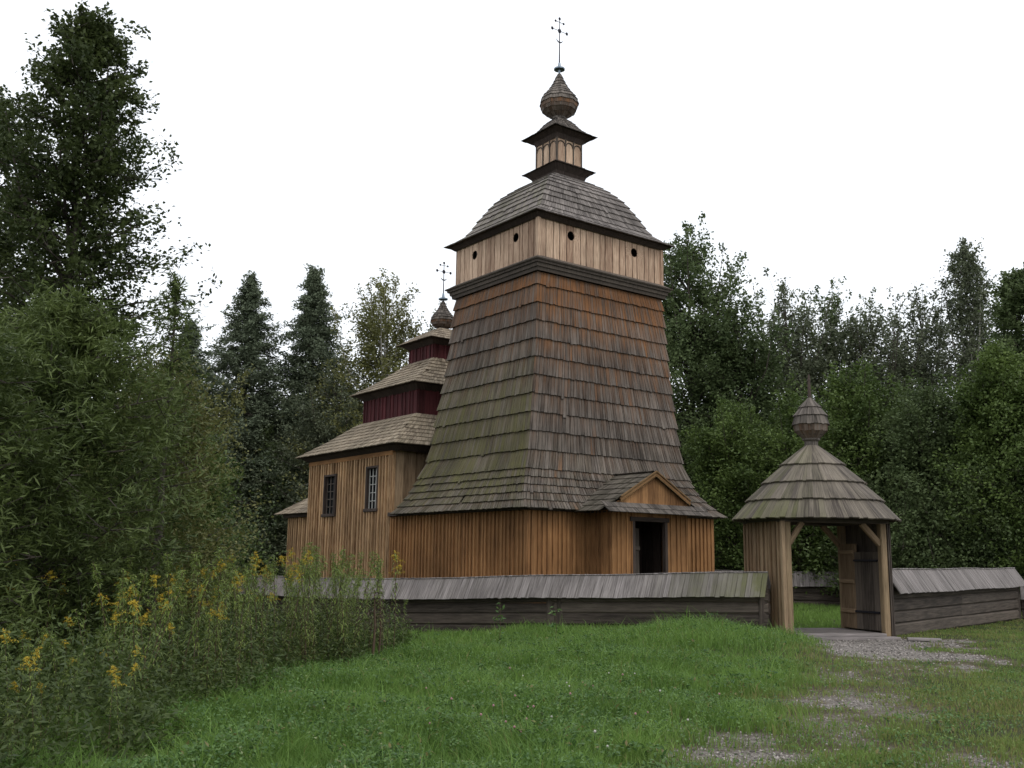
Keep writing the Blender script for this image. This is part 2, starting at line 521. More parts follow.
def bwall(mb, P0, P1, z0, z1, bw=.2, batten=.055, gap=.004, bt=.03, holes=(), rects=(), th=.03, fresh=0, moss=0, cap=None, jit=.0):
    """vertical boards with cover strips from P0 to P1 (outside is to the right of P0->P1 looking from above)"""
    P0, P1 = Vector((*P0, 0)), Vector((*P1, 0))
    ax = (P1 - P0); L = ax.length; ax.normalize()
    nrm = Vector((ax.y, -ax.x, 0))
    nb = max(1, round(L / bw))
    cuts = [0] + [(q + (random.random() - .5) * .35) / nb * L for q in range(1, nb)] + [L]
    def pc(s0, s1, za, zb, off, t, rn):
        if s1 - s0 < .004 or zb - za < .004: return
        a = P0 + ax * s0 + nrm * off; b = P0 + ax * s1 + nrm * off
        mb.slab((a.x, a.y, za), (b.x, b.y, za), (b.x, b.y, zb), (a.x, a.y, zb), t, rnd=rn, fresh=(fresh, fresh), moss=(moss, 0))
    def piece(s0, s1, off, t):
        rn = random.random()
        za = z0; zb = z1
        segs = [(s0, s1, za, zb)]
        for (r0, r1, y0, y1) in rects:
            ns = []
            for (a, b, c_, d) in segs:
                if b <= r0 or a >= r1 or d <= y0 or c_ >= y1: ns.append((a, b, c_, d)); continue
                if a < r0: ns.append((a, r0, c_, d)); a = r0
                if b > r1: ns.append((r1, b, c_, d)); b = r1
                if c_ < y0: ns.append((a, b, c_, y0))
                if d > y1: ns.append((a, b, y1, d))
            segs = ns
        for (hx, hz, hr) in holes:
            ns = []
            for (a, b, c_, d) in segs:
                if b <= hx - hr or a >= hx + hr or d <= hz - hr or c_ >= hz + hr: ns.append((a, b, c_, d)); continue
                ns.append((a, b, c_, hz - hr)); ns.append((a, b, hz + hr, d))
                K = 18
                for q in range(K):
                    y0 = hz - hr + 2 * hr * q / K; y1 = hz - hr + 2 * hr * (q + 1) / K
                    hw = math.sqrt(max(0, hr * hr - ((y0 + y1) / 2 - hz) ** 2))
                    if a < hx - hw: ns.append((a, min(b, hx - hw), y0, y1))
                    if b > hx + hw: ns.append((max(a, hx + hw), b, y0, y1))
            segs = ns
        for (a, b, c_, d) in segs: pc(a, b, c_, d, off, t, rn)
    for q in range(nb):
        piece(cuts[q] + gap, cuts[q + 1] - gap, random.random() * .012, th)
    if batten:
        for q in range(0, nb + 1):
            s = cuts[q]; s = min(max(s, batten / 2), L - batten / 2)
            piece(s - batten / 2, s + batten / 2, .008 + bt + random.random() * .008, bt)

# ================================================================== THE CHURCH
TH = 0.92482
C0 = (0.5031, 30.0)
ROT = math.pi / 2 - TH
A_, B_ = 8.08, 7.92
CA, CB = 4.04, 3.486
church = empty('wooden_church', (C0[0], C0[1], 0), ROT,
               'tall brown shingled wooden church with lantern and onion dome behind the low wall', 'church')

# narthex walls, with the porch opening left out
mb = MB()
PX0, PX1, PD = 2.38, 5.66, 1.1
bwall(mb, (0, B_), (0, 0), -.6, 3.3, .205, .075, bt=.05, fresh=.35)
bwall(mb, (0, 0), (PX0, 0), -.6, 3.3, .205, .075, bt=.05, fresh=.4)
mb.build('narthex_wall', W_NARTH, church)
mb = MB()
bwall(mb, (PX1, 0), (A_, 0), -.6, 3.3, .205, .075, bt=.05, fresh=.45)
bwall(mb, (A_, 0), (A_, B_), -.6, 3.3, .3, 0)
mb.build('narthex_wall', W_NARTH, church)
for (x, y) in ((-.0, -.0), (A_, 0)):
    mb = MB()
    mb.box((x - .05, y - .05, -.6), (x + .07, y + .05, 3.28), rnd=.35)
    mb.build('corner_board', W_NARTH, church)

# porch
mb = MB()
DX0, DX1, DZ = 3.26, 4.70, 2.88
bwall(mb, (PX0, 0), (PX0, -PD), -.6, 3.2, .2, .055, fresh=.2)
bwall(mb, (PX0, -PD), (DX0, -PD), -.6, 3.2, .23, .055, fresh=.4)
bwall(mb, (DX1, -PD), (PX1, -PD), -.6, 3.2, .23, .055, fresh=.4)
bwall(mb, (DX0, -PD), (DX1, -PD), DZ, 3.2, .3, 0, fresh=.1)
bwall(mb, (PX1, -PD), (PX1, 0), -.6, 3.2, .2, .055)
mb.build('porch_wall', W_NARTH, church)
mb = MB()
for x in (DX0 + .01, DX1 - .01):
    mb.box((x - .05, -PD - .05, -.1), (x + .07, -PD + .1, DZ))
mb.box((DX0 - .12, -PD - .055, DZ), (DX1 + .12, -PD + .1, DZ + .14))
df = mb.build('door_frame', W_DARK, church)
mb = MB()
for k in range(4):
    x = DX0 + .14 + k * .22
    y = -PD + .75
    mb.slab((x, y, 0), (x + .21, y, 0), (x + .21, y, 2.7), (x, y, 2.7), .05)
mb.box((DX0 + .14, -PD + .70, .5), (DX0 + 1.0, -PD + .74, .64)); mb.box((DX0 + .14, -PD + .70, 2.0), (DX0 + 1.0, -PD + .74, 2.14))
mb.build('door', W_LOG, church)
mb = MB()
mb.box((PX0 + .05, -PD - .25, -.3), (PX1 - .05, B_ - .1, -.02))
mb.build('porch_floor', W_LOG, church)
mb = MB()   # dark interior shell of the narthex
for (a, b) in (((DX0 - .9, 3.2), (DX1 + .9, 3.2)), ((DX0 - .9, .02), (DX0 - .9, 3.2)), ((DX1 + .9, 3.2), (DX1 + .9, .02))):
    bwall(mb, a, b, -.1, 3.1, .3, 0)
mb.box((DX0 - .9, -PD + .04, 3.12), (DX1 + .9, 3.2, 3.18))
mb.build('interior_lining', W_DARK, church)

# porch roof: two shingled slopes running back into the skirt roof, gable, front pent
mb = MB()
RX, RZ, YF = 4.02, 4.42, -PD - .28
def slope_roof(mb, x_e, x_r, z_e, z_r, y0, y1, n, ms):
    """slope from eave x_e,z_e to ridge x_r,z_r between y0 (front) and y1 (back)"""
    for k in range(n):
        t0, t1 = k / n, (k + 1) / n + .04
        xa, za = x_e + (x_r - x_e) * t0, z_e + (z_r - z_e) * t0 + .035
        xb, zb = x_e + (x_r - x_e) * t1, z_e + (z_r - z_e) * t1
        nb = int(abs(y1 - y0) / .11)
        for q in range(nb):
            ya = y0 + (y1 - y0) * q / nb; yb = y0 + (y1 - y0) * (q + 1) / nb - .003
            j = random.random() * .02 * (1 if x_e > x_r else -1)
            if x_e < x_r: mb.slab((xa + j, yb, za), (xa + j, ya, za), (xb, ya, zb), (xb, yb, zb), .022, moss=(ms, ms))
            else: mb.slab((xa + j, ya, za), (xa + j, yb, za), (xb, yb, zb), (xb, ya, zb), .022, moss=(ms, ms))
slope_roof(mb, 1.62, RX, 3.12, RZ, YF, 1.2, 7, .15)
slope_roof(mb, 6.25, RX, 3.12, RZ, YF, 1.2, 7, 0)
nb = 40
for k in range(2):
    for q in range(nb):
        xa = 1.75 + (6.2 - 1.75) * q / nb; xb = 1.75 + (6.2 - 1.75) * (q + 1) / nb - .003
        y0, z0 = YF - .34 + k * .17, 3.10 + k * .15
        mb.slab((xa, y0, z0 + .02), (xb, y0, z0 + .02), (xb, y0 + .2, z0 + .17), (xa, y0 + .2, z0 + .17), .022)
mb.build('porch_roof', W_SHING, church)
mb = MB()
gz0 = 3.42
nbd = 14
for q in range(nbd):
    xa = 2.35 + (5.7 - 2.35) * q / nbd; xb = xa + (5.7 - 2.35) / nbd - .004
    def zt(x): return RZ - .10 - abs(x - RX) * (RZ - 3.12) / 2.32
    za, zb_ = max(zt(xa), gz0 - .06), max(zt(xb), gz0 - .06)
    if max(za, zb_) > gz0:
        mb.slab((xa, YF + .12, gz0 - .1), (xb, YF + .12, gz0 - .1), (xb, YF + .12, zb_), (xa, YF + .12, za), .03)
mb.build('porch_gable', W_NARTH, church)
mb = MB()
for sx in (-1, 1):
    xe = RX + sx * 1.52
    ze = RZ - 1.52 * (RZ - 3.12) / 2.32
    mb.beam((RX, YF - .03, RZ + .02), (xe, YF - .03, ze + .02), .05, .055, fresh=.0, rnd=.2)
    mb.beam((RX, YF + .0, RZ - .065), (xe, YF + .0, ze - .065), .05, .085, fresh=.2)
    for k in range(26):     # cut teeth of the barge board
        t = (k + .5) / 26
        x = RX + (xe - RX) * t; z = RZ - .115 + (ze - RZ) * t
        mb.ball((x, YF - .01, z), .032, 6, (1, .6, 1))
mb.build('barge_board', W_GABLE, church)

# tower shingles
def rect4(cx, cy):
    return lambda r: [(cx - r[0], cy - r[2]), (cx + r[1], cy - r[2]), (cx + r[1], cy + r[3]), (cx - r[0], cy + r[3])]
TP = [(4.42, 4.36, 3.84, 3.80, 3.20), (4.20, 4.04, 3.52, 3.58, 3.50), (3.98, 3.72, 3.24, 3.38, 3.86), (3.76, 3.46, 3.02, 3.17, 4.40), (3.49, 3.27, 2.83, 2.94, 5.12),
      (3.30, 3.14, 2.70, 2.78, 6.5), (3.02, 2.99, 2.53, 2.54, 8.5), (2.85, 2.85, 2.38, 2.38, 11.0)]
def t_moss(i, z, u):
    if i == 3:
        v = sstep(3.0, 4.0, z) * sstep(8.2, 6.0, z)
        return float(.20 + .56 * v) * (.4 + 1.0 * random.random()) * float(sstep(9.2, 7.2, z))
    if i == 0:
        return .14 * random.random() * float(sstep(6, 4, z))
    return .1
def t_fresh(i, z, u):
    hi = float(sstep(8.7, 10.7, z)); mid = float(sstep(5.2, 8.6, z))
    if i == 3: mid *= .3; hi = float(sstep(9.0, 10.8, z))
    b = .0 + .05 * mid + .72 * hi
    if random.random() < .14 * (mid + .1): b += .28
    t = .16 + .34 * mid + .30 * hi
    return (b * (.5 + 1.0 * random.random()), t * (.6 + .7 * random.random()))
mb = MB()
zs = [3.20, 3.45, 3.70, 3.95, 4.20, 4.46] + courses(5.06, 10.55, 9) + [10.95]
tier(mb, TP, zs, rect4(CA, CB), (CA, CB), bw=.13, lift=.06, th=.028, wear=.022, jit=.03, mossf=t_moss, freshf=t_fresh)
mb.build('tower_shingles', W_SHING, church)
mb = MB()      # boarded soffit and wall plate under the skirt
mb.box((-.36, -.36, 3.14), (A_ + .36, B_ - .05, 3.20)) if False else None
for (a, b) in (((-.37, -.37), (A_ + .37, -.37)), ((-.37, B_ - .25), (-.37, -.37))):
    pass
for (p, q) in (((-.1, -.1, 3.2), (A_ + .1, -.1, 3.2)), ((-.1, -.1, 3.2), (-.1, B_, 3.2))):
    mb.beam(p, q, .16, .14)
mb.build('wall_plate', W_DARK, church)

# belfry
BH, BB = 2.85, 2.40
mb = MB()
hl = [(CB + BB - 4.73, 12.38, .16), (CB + BB - 2.31, 12.42, .16)]
hr_ = [(2.60 - (CA - BH), 12.46, .16), (5.54 - (CA - BH), 12.46, .16)]
bwall(mb, (CA - BH, CB + BB), (CA - BH, CB - BB), 11.4, 13.05, .27, 0, gap=.018, holes=hl)
bwall(mb, (CA - BH, CB - BB), (CA + BH, CB - BB), 11.4, 13.05, .30, 0, gap=.018, holes=hr_)
bwall(mb, (CA + BH, CB - BB), (CA + BH, CB + BB), 11.4, 13.05, .33, .045)
bwall(mb, (CA + BH, CB + BB), (CA - BH, CB + BB), 11.4, 13.05, .33, .045)
for sx in (-1, 1):
    mb.box((CA + sx * BH - .07, CB - BB - .07, 11.4), (CA + sx * BH + .06, CB - BB + .06, 13.03))
mb.build('belfry_wall', W_BELF, church)
mb = MB()      # near-black block, interior darkness put into its colour, behind the sound holes
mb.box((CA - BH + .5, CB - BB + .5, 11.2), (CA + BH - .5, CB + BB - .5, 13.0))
mb.build('belfry_dark_core', W_CORE, church)

def band(mb, c, ha, hb, z0, z1, o0, o1, rnd=.5, th=.02):
    """sloping trim ring round a rectangle: offset o0 at z0, o1 at z1"""
    lo = rect(*c)((ha + o0, hb + o0)); hi = rect(*c)((ha + o1, hb + o1))
    for i in range(4):
        j = (i + 1) % 4
        mb.slab((*lo[i], z0), (*lo[j], z0), (*hi[j], z1), (*hi[i], z1), th, rnd=rnd)
def soffit(mb, c, ha, hb, z, o0, o1, th=.02):
    lo = rect(*c)((ha + o0, hb + o0)); hi = rect(*c)((ha + o1, hb + o1))
    for i in range(4):
        j = (i + 1) % 4
        mb.slab((*lo[j], z), (*lo[i], z), (*hi[i], z), (*hi[j], z), th, rnd=.2)
mb = MB()
c_ = (CA, CB)
band(mb, c_, BH, BB, 10.98, 11.10, .10, .12, .3, .08)
band(mb, c_, BH, BB, 11.10, 11.22, .16, .18, .6, .10)
band(mb, c_, BH, BB, 11.22, 11.33, .23, .25, .35, .12)
band(mb, c_, BH, BB, 11.335, 11.52, .30, .02, .8, .04)
soffit(mb, c_, BH, BB, 11.333, .30, .02)
mb.build('belfry_cornice', W_LOG, church)

# belfry roof: bell shaped
BP = [(3.16, 2.70, 12.97), (2.86, 2.42, 13.14), (2.58, 2.18, 13.38), (2.40, 2.03, 13.66), (2.26, 1.92, 13.94), (2.04, 1.76, 14.26), (1.80, 1.57, 14.62), (1.50, 1.33, 14.93), (1.16, 1.07, 15.18), (.72, .70, 15.44)]
mb = MB()
tier(mb, BP, [12.97, 13.17, 13.40, 13.66, 13.92, 14.17, 14.41, 14.64, 14.84, 15.02, 15.18, 15.32, 15.44], rect(CA, CB), c_, bw=.12, lift=.05, th=.028, wear=.015,
     mossf=lambda i, z, u: (.35 if i == 3 else .04) * random.random() * 1.5)
mb.build('belfry_roof', W_ROOF, church)
mb = MB()
band(mb, c_, BH, BB, 12.80, 12.93, .06, .22, .2)
soffit(mb, c_, BH, BB, 12.945, .34, .0)
mb.build('eave_trim', W_DARK, church)

# lantern
lan = (CA, CB)
mb = MB()
band(mb, lan, 0, 0, 15.40, 15.56, .66, .72, .4, .03)
band(mb, lan, 0, 0, 15.56, 15.76, .72, .93, .3, .03)
tier(mb, [(.97, .97, 15.77), (.80, .80, 15.86), (.58, .58, 16.02)], [15.77, 15.86, 15.95, 16.02], rect(*lan), lan, bw=.1, lift=.015, th=.015)
mb.build('lantern_skirt', W_DARK, church)
mb = MB()
q = .585
for (a, b) in (((CA - q, CB + q), (CA - q, CB - q)), ((CA - q, CB - q), (CA + q, CB - q)), ((CA + q, CB - q), (CA + q, CB + q)), ((CA + q, CB + q), (CA - q, CB + q))):
    bwall(mb, a, b, 15.95, 16.98, .29, 0)
mb.build('lantern_wall', W_BELF, church)
mb = MB()      # arcade of little round-headed arches laid on the lantern walls
for side in range(2):
    for k in range(4):
        s = -q + (k + .0) * 2 * q / 3
        if side == 0: mb.box((CA + s - .028, CB - q - .045, 15.98), (CA + s + .028, CB - q - .005, 16.9))
        else: mb.box((CA - q - .045, CB + s - .028, 15.98), (CA - q - .005, CB + s + .028, 16.9))
    for k in range(3):
        s = -q + (k + .5) * 2 * q / 3
        pts = []
        for t in range(9):
            an = math.pi * t / 8
            dx, dz = .16 * math.cos(an), 16.62 + .16 * math.sin(an)
            pts.append((CA + s + dx, CB - q - .022, dz) if side == 0 else (CA - q - .022, CB + s + dx, dz))
        mb.tube(pts, [.02] * 9, 5)
mb.build('lantern_arcade', W_LOG, church)
mb = MB()
band(mb, lan, 0, 0, 16.86, 17.02, .62, .70, .4, .03)
band(mb, lan, 0, 0, 17.02, 17.16, .70, .92, .2, .03)
mb.build('lantern_cornice', W_DARK, church)
mb = MB()
LP = [(1.0, 1.0, 17.15), (.80, .80, 17.28), (.62, .62, 17.42), (.50, .50, 17.58), (.40, .40, 17.74), (.22, .22, 17.92)]
tier(mb, LP, courses(17.15, 17.92, 7), rect(*lan), lan, bw=.09, lift=.018, th=.014)
mb.build('lantern_roof', W_SHING, church)

def onion(parent, c, z0, s, mat, name='onion_dome', rows=9):
    mb = MB()
    P = [(.28, .28, 0), (.27, .27, .08), (.42, .42, .16), (.64, .64, .32), (.73, .73, .52), (.74, .74, .70), (.62, .62, .92), (.43, .43, 1.14), (.29, .29, 1.36), (.16, .16, 1.62), (.07, .07, 1.86)]
    P = [(a * s, b * s, z0 + z * s) for a, b, z in P]
    tier(mb, P, [z0 + s * z for z in (.0, .08)], ngon(*c, 10, .39), c, bw=.12, lift=.0, th=.012)
    tier(mb, P, [z0 + s * z for z in (.08, .20, .33, .46, .60)], ngon(*c, 10, .39), c, bw=.12, lift=.006, th=.014, freshf=lambda i, z, u: (.1, .2) if z < z0 + s * .4 else (.35, .4))
    tier(mb, P, [z0 + s * z for z in (.60, .78, .93, 1.07, 1.21, 1.36, 1.52, 1.68, 1.86)], ngon(*c, 10, .39), c, bw=.1, lift=.022, th=.016, core=False)
    return mb.build(name, mat, parent)
onion(church, lan, 17.92, .985, W_SHING)

def cross(parent, c, z0, H, s):
    mb = MB()
    x, y = c
    mb.lathe([(.03 * s, z0 - .14), (.05 * s, z0 - .02), (.21 * s, z0 + .0), (.21 * s, z0 + .05), (.07 * s, z0 + .08), (.04 * s, z0 + .28)], c, 14)
    cap = mb.build('cap_plate', TIN, parent)
    mb = MB()
    t = .016 * s
    mb.tube([(x, y, z0 + .05), (x, y, z0 + H * .5), (x, y, z0 + H)], [.028 * s, .02 * s, .014 * s], 6)
    z1 = z0 + H * .76
    z2 = z0 + H * .93
    mb.tube([(x - .36 * s, y, z1), (x + .36 * s, y, z1)], [t * .7] * 2, 6)
    for (dx, z, r) in ((-.36, z1, .062), (.36, z1, .062), (0, z1, .085), (0, z0 + H, .058)):
        mb.ball((x + dx * s, y, z), r * s, 8, (1, .5, 1.1))
    mb.tube([(x - .2 * s, y, z2), (x + .2 * s, y, z2)], [t * .7] * 2, 6)
    for dx in (-.2, .2): mb.ball((x + dx * s, y, z2), .05 * s, 8, (1, .5, 1))
    # crescent
    zc = z0 + H * .56
    pts = [(x + .17 * s * math.cos(a), y, zc + .12 * s + .17 * s * math.sin(a)) for a in [math.pi * (1.12 + .76 * k / 8) for k in range(9)]]
    mb.tube(pts, [.006, .014, .02, .025, .027, .025, .02, .014, .006], 6)
    mb.build('iron_cross', IRON, parent)
cross(church, lan, 19.93, 2.1, 1.0)

# nave
NB, NHA, NHB = 11.14, 4.04, 3.54
nc = (CA, NB)
mb = MB()
y0, y1 = 7.95, NB + NHB
w1, w2 = (12.30, 13.22, 3.34, 4.86), (8.95, 9.76, 3.44, 4.98)
bwall(mb, (0, y1), (0, y0), -.6, 5.42, .22, .085, bt=.06, rects=[(y1 - w[1], y1 - w[0], w[2], w[3]) for w in (w1, w2)])
bwall(mb, (CA + NHA, y0), (CA + NHA, y1), -.6, 5.42, .3, 0)
bwall(mb, (CA + NHA, y1), (0, y1), -.6, 5.42, .3, 0)
mb.box((-.04, y0 - .06, -.6), (.08, y0 + .10, 5.45))
mb.build('nave_wall', W_NAVE, church)
mb = MB()
bwall(mb, (0.08, y0), (CA + NHA, y0), -.6, 5.6, .3, .05)
mb.build('nave_west_wall', W_GATE, church)
mb = MB()
mb.box((-.075, y0 - .05, 5.36), (.04, y1 + .05, 5.68), fresh=.6, rnd=.4)
mb.build('eave_board', W_NARTH, church)
mb = MB()
mb.box((.3, y0 + .3, 0), (A_ - .3, y1 - .3, 5.3))  # solid near-black block in place of the nave's unlit interior
mb.build('nave_core', W_CORE, church)

def window(w, pale_sash):
    b0, b1, z0, z1 = w
    mb = MB()
    f = .065
    mb.box((-.09, b0 - f, z0 - f), (.06, b0 + .03, z1 + f)); mb.box((-.09, b1 - .03, z0 - f), (.06, b1 + f, z1 + f))
    mb.box((-.088, b0 + .03, z1 - .02), (.06, b1 - .03, z1 + f)); mb.box((-.12, b0 - f - .04, z0 - f - .03), (.06, b1 + f + .04, z0 + .02))
    fr = mb.build('window', W_DARK, church)
    mb = MB()
    mb.slab((.10, b1, z0), (.10, b0, z0), (.10, b0, z1), (.10, b1, z1), .02)
    mb.build('pane', GLASS, fr)
    mb = MB()
    wd = b1 - b0 - .08
    for k in range(1, 3): mb.box((.035, b0 + .04 + wd * k / 3 - .022, z0), (.07, b0 + .04 + wd * k / 3 + .022, z1))
    for k in range(1, 5): mb.box((.03, b0 + .03, z0 + (z1 - z0) * k / 5 - .016), (.064, b1 - .03, z0 + (z1 - z0) * k / 5 + .016))
    for b in (b0 + .05, b1 - .05): mb.box((.03, b - .02, z0 + .02), (.066, b + .02, z1 - .02))
    mb.build('sash', LEAD if pale_sash else W_LOG, fr)  # pale bars on one window, grey-brown bars on the other
window(w1, False)
window(w2, True)

N1 = [(4.50, 4.00, 5.74), (4.10, 3.62, 6.0), (3.55, 3.10, 6.38), (2.55, 2.25, 7.15)]
mb = MB()
tier(mb, N1, courses(5.74, 7.15, 8), rect(*nc), nc, bw=.13, lift=.05, th=.03, wear=.015, mossf=lambda i, z, u: .25 * random.random())
mb.build('nave_roof', W_NROOF, church)
mb = MB()
soffit(mb, nc, NHA, NHB, 5.70, .42, -.05)
band(mb, nc, NHA, NHB, 5.50, 5.68, .04, .30, .2)
soffit(mb, nc, 2.40, 2.10, 8.33, .42, -.05)
band(mb, nc, 2.40, 2.10, 8.10, 8.31, .03, .30, .2)
soffit(mb, nc, 1.0, .95, 10.50, .40, -.05)
band(mb, nc, 1.0, .95, 10.30, 10.48, .03, .25, .2)
mb.build('nave_eave_trim', W_DARK, church)
def ringwall(mb, c, ha, hb, z0, z1, bw):
    P = [(c[0] - ha, c[1] - hb), (c[0] + ha, c[1] - hb), (c[0] + ha, c[1] + hb), (c[0] - ha, c[1] + hb)]
    for i in range(4): bwall(mb, P[i], P[(i + 1) % 4], z0, z1, bw, .07)
mb = MB()
ringwall(mb, nc, 2.42, 2.12, 7.0, 8.28, .30)
mb.build('red_tier_wall', W_RED, church)
mb = MB()
tier(mb, [(2.86, 2.54, 8.36), (2.45, 2.16, 8.62), (1.9, 1.7, 9.0), (1.0, .95, 9.75)], courses(8.36, 9.75, 8), rect(*nc), nc, bw=.13, lift=.05, th=.03, wear=.015, mossf=lambda i, z, u: .2 * random.random())
mb.build('upper_nave_roof', W_NROOF, church)
mb = MB()
ringwall(mb, nc, 1.0, .95, 9.6, 10.42, .26)
mb.build('red_lantern_wall', W_RED, church)
mb = MB()
tier(mb, [(1.42, 1.36, 10.52), (1.15, 1.1, 10.68), (.8, .78, 10.92), (.32, .32, 11.2)], courses(10.52, 11.2, 5), rect(*nc), nc, bw=.11, lift=.03, th=.02)
mb.build('nave_lantern_roof', W_NROOF, church)
onion(church, nc, 11.17, .69, W_SHING)
cross(church, nc, 12.52, 1.62, .95)

# apse
mb = MB()
a0, a1, e1 = .75, 7.3, 18.2
bwall(mb, (a0, e1), (a0, y1), -.6, 3.42, .22, .065)
bwall(mb, (a1, y1), (a1, e1), -.6, 3.42, .3, 0)
bwall(mb, (a1, e1), (a0, e1), -.6, 3.42, .3, 0)
mb.build('apse_wall', W_NAVE, church)
mb = MB()
ac = ((a0 + a1) / 2, y1)
tier(mb, [(3.75, 4.0, 3.52), (3.0, 3.2, 4.05), (1.2, 1.4, 5.2), (.3, .4, 5.6)], courses(3.52, 5.6, 10), rect(*ac), ac, bw=.12, lift=.03, th=.022, sides=(1, 2, 3))
# (courses inside the nave are cut off by its wall)
mb.build('apse_roof', W_NROOF, church)
mb = MB()
mb.box((a0 - .2, y1 + .1, 3.36), (a0 + .02, e1 + .2, 3.52))
mb.build('apse_eave_trim', W_DARK, church)

# ================================================================== ROOFED GATE
GA = R(13)
GW, GL = 2.62, 1.74
gate = empty('roofed_gate', (6.25, 23.20, 0), GA, 'small open timber gate under a cone roof of mossy boards with shingled knob on top', 'gate')
gc_ = (GW / 2 + .04, GL / 2 + .05)
for (x, y) in ((.10, 0), (GW - .06, 0), (.10, GL), (GW - .06, GL)):
    mb = MB()
    mb.box((x - .08, y - .085, -.25), (x + .08, y + .085, 2.60), moss=.1, rnd=random.random() * .5 + .3, bev=.02)
    mb.build('post', W_GATE, gate)
mb = MB()      # left side boarding, with a pale cover board at the front corner
bwall(mb, (-.03, GL + .10), (-.03, -.10), -.1, 2.62, .20, .065, fresh=.10, moss=.12)
mb.box((-.085, -.135, -.1), (.01, -.04, 2.62), rnd=.95)
mb.build('side_boarding', W_GATE, gate)
mb = MB()
bwall(mb, (GW + .06, -.10), (GW + .06, GL + .10), -.1, 2.62, .20, .05)
mb.build('side_boarding', W_LOG, gate)
mb = MB()
mb.box((-.08, -.11, 2.60), (GW + .08, .11, 2.80)); mb.box((-.08, GL - .11, 2.60), (GW + .08, GL + .11, 2.80))
mb.box((-.03, .11, 2.61), (.20, GL - .11, 2.79)); mb.box((GW - .17, .11, 2.61), (GW + .05, GL - .11, 2.79))
mb.build('roof_plate', W_LOG, gate)
for (x0, x1, y) in ((.16, .50, 0), (GW - .12, GW - .58, 0), (.16, .50, GL), (GW - .12, GW - .58, GL)):
    mb = MB()
    mb.beam((x0, y, 2.12), (x1, y, 2.60), .13, .10, up=(0, 1, 0), rnd=.6)
    mb.build('brace', W_GATE, gate)
mb = MB()
for k in range(8):
    yy = -.16 + k * .25
    mb.box((.20, yy, .03), (GW - .16, yy + .243, .10), rnd=random.random() * .6 + .2)
mb.build('plank_floor', W_FROOF, gate)
mb = MB()
mb.box((-.12, -.46, -.06), (GW + .0, -.18, .04), rnd=.5)
mb.build('sill', W_FROOF, gate)
# two open leaves folded against the right side
def leaf(x, y, ang, w, h, mat, iron):
    e = MB()
    ca, sa = math.cos(ang), math.sin(ang)
    P = lambda s, t, z: (x + ca * s - sa * t, y + sa * s + ca * t, z)
    nbd = 4
    for k in range(nbd):
        s0, s1 = w * k / nbd + .003, w * (k + 1) / nbd - .003
        e.slab(P(s0, 0, .14), P(s1, 0, .14), P(s1, 0, h), P(s0, 0, h), .04, rnd=random.random())
        e.slab(P(s1, .05, .14), P(s0, .05, .14), P(s0, .05, h), P(s1, .05, h), .01, rnd=random.random())
    lf = e.build('door_leaf', mat, gate)
    for z in (.55, 1.25, 1.95) if not iron else (.55, 1.75):
        e = MB()
        e.beam(P(.02, -.035, z), P(w * .95, -.035, z), .05, .05 if iron else .10, rnd=.7)
        e.build('strap_hinge' if iron else 'ledge', IRON if iron else W_GATE, lf)
leaf(GW - .20, GL - .12, R(-91), .70, 2.15, W_GATE, False)
leaf(GW - .24, .92, R(-80), .84, 1.95, W_LOG, True)
# cone roof
GP = [(1.89, 1.89, 2.70), (1.56, 1.56, 3.14), (1.17, 1.17, 3.57), (.71, .71, 4.03), (.20, .20, 4.48)]
mb = MB()
def g_moss(i, z, u):
    a = ((i + u) / 16 * 360 + 15) % 360      # compass place round the roof: the shady left side is mossy
    d = abs((a - 190 + 180) % 360 - 180)
    return max(0, 1 - d / 75) * (.85 if z < 3.0 else .45) * random.random() * 1.2 + .05 * random.random()
tier(mb, GP, [2.70, 3.15, 3.58, 4.03, 4.48], ngon(*gc_, 16, R(15)), gc_, bw=.115, lift=.055, th=.035, jit=.03, mossf=g_moss)
mb.build('cone_roof', W_GROOF, gate)
mb = MB()
mb.lathe([(.20, 4.42), (.16, 4.50), (.16, 4.60), (.21, 4.64), (.21, 4.68), (.17, 4.70)], gc_, 12)
KP = [(.20, .20, 4.68), (.33, .33, 4.76), (.41, .41, 4.90), (.425, .425, 5.06), (.38, .38, 5.26), (.24, .24, 5.46), (.06, .06, 5.68)]
tier(mb, KP, [4.68, 4.86, 5.02], ngon(*gc_, 16, .1), gc_, bw=.11, lift=.002, th=.012, freshf=lambda i, z, u: (.12, .2))
tier(mb, KP, [5.02, 5.24, 5.45, 5.68], ngon(*gc_, 16, .1), gc_, bw=.08, lift=.022, th=.016, core=False)
mb.build('shingled_knob', W_SHING, gate)
mb = MB()
mb.lathe([(.05, 5.62), (.045, 5.75), (.035, 6.1), (.04, 6.13), (.02, 6.28)], gc_, 8)
mb.build('spike', W_DARK, gate)

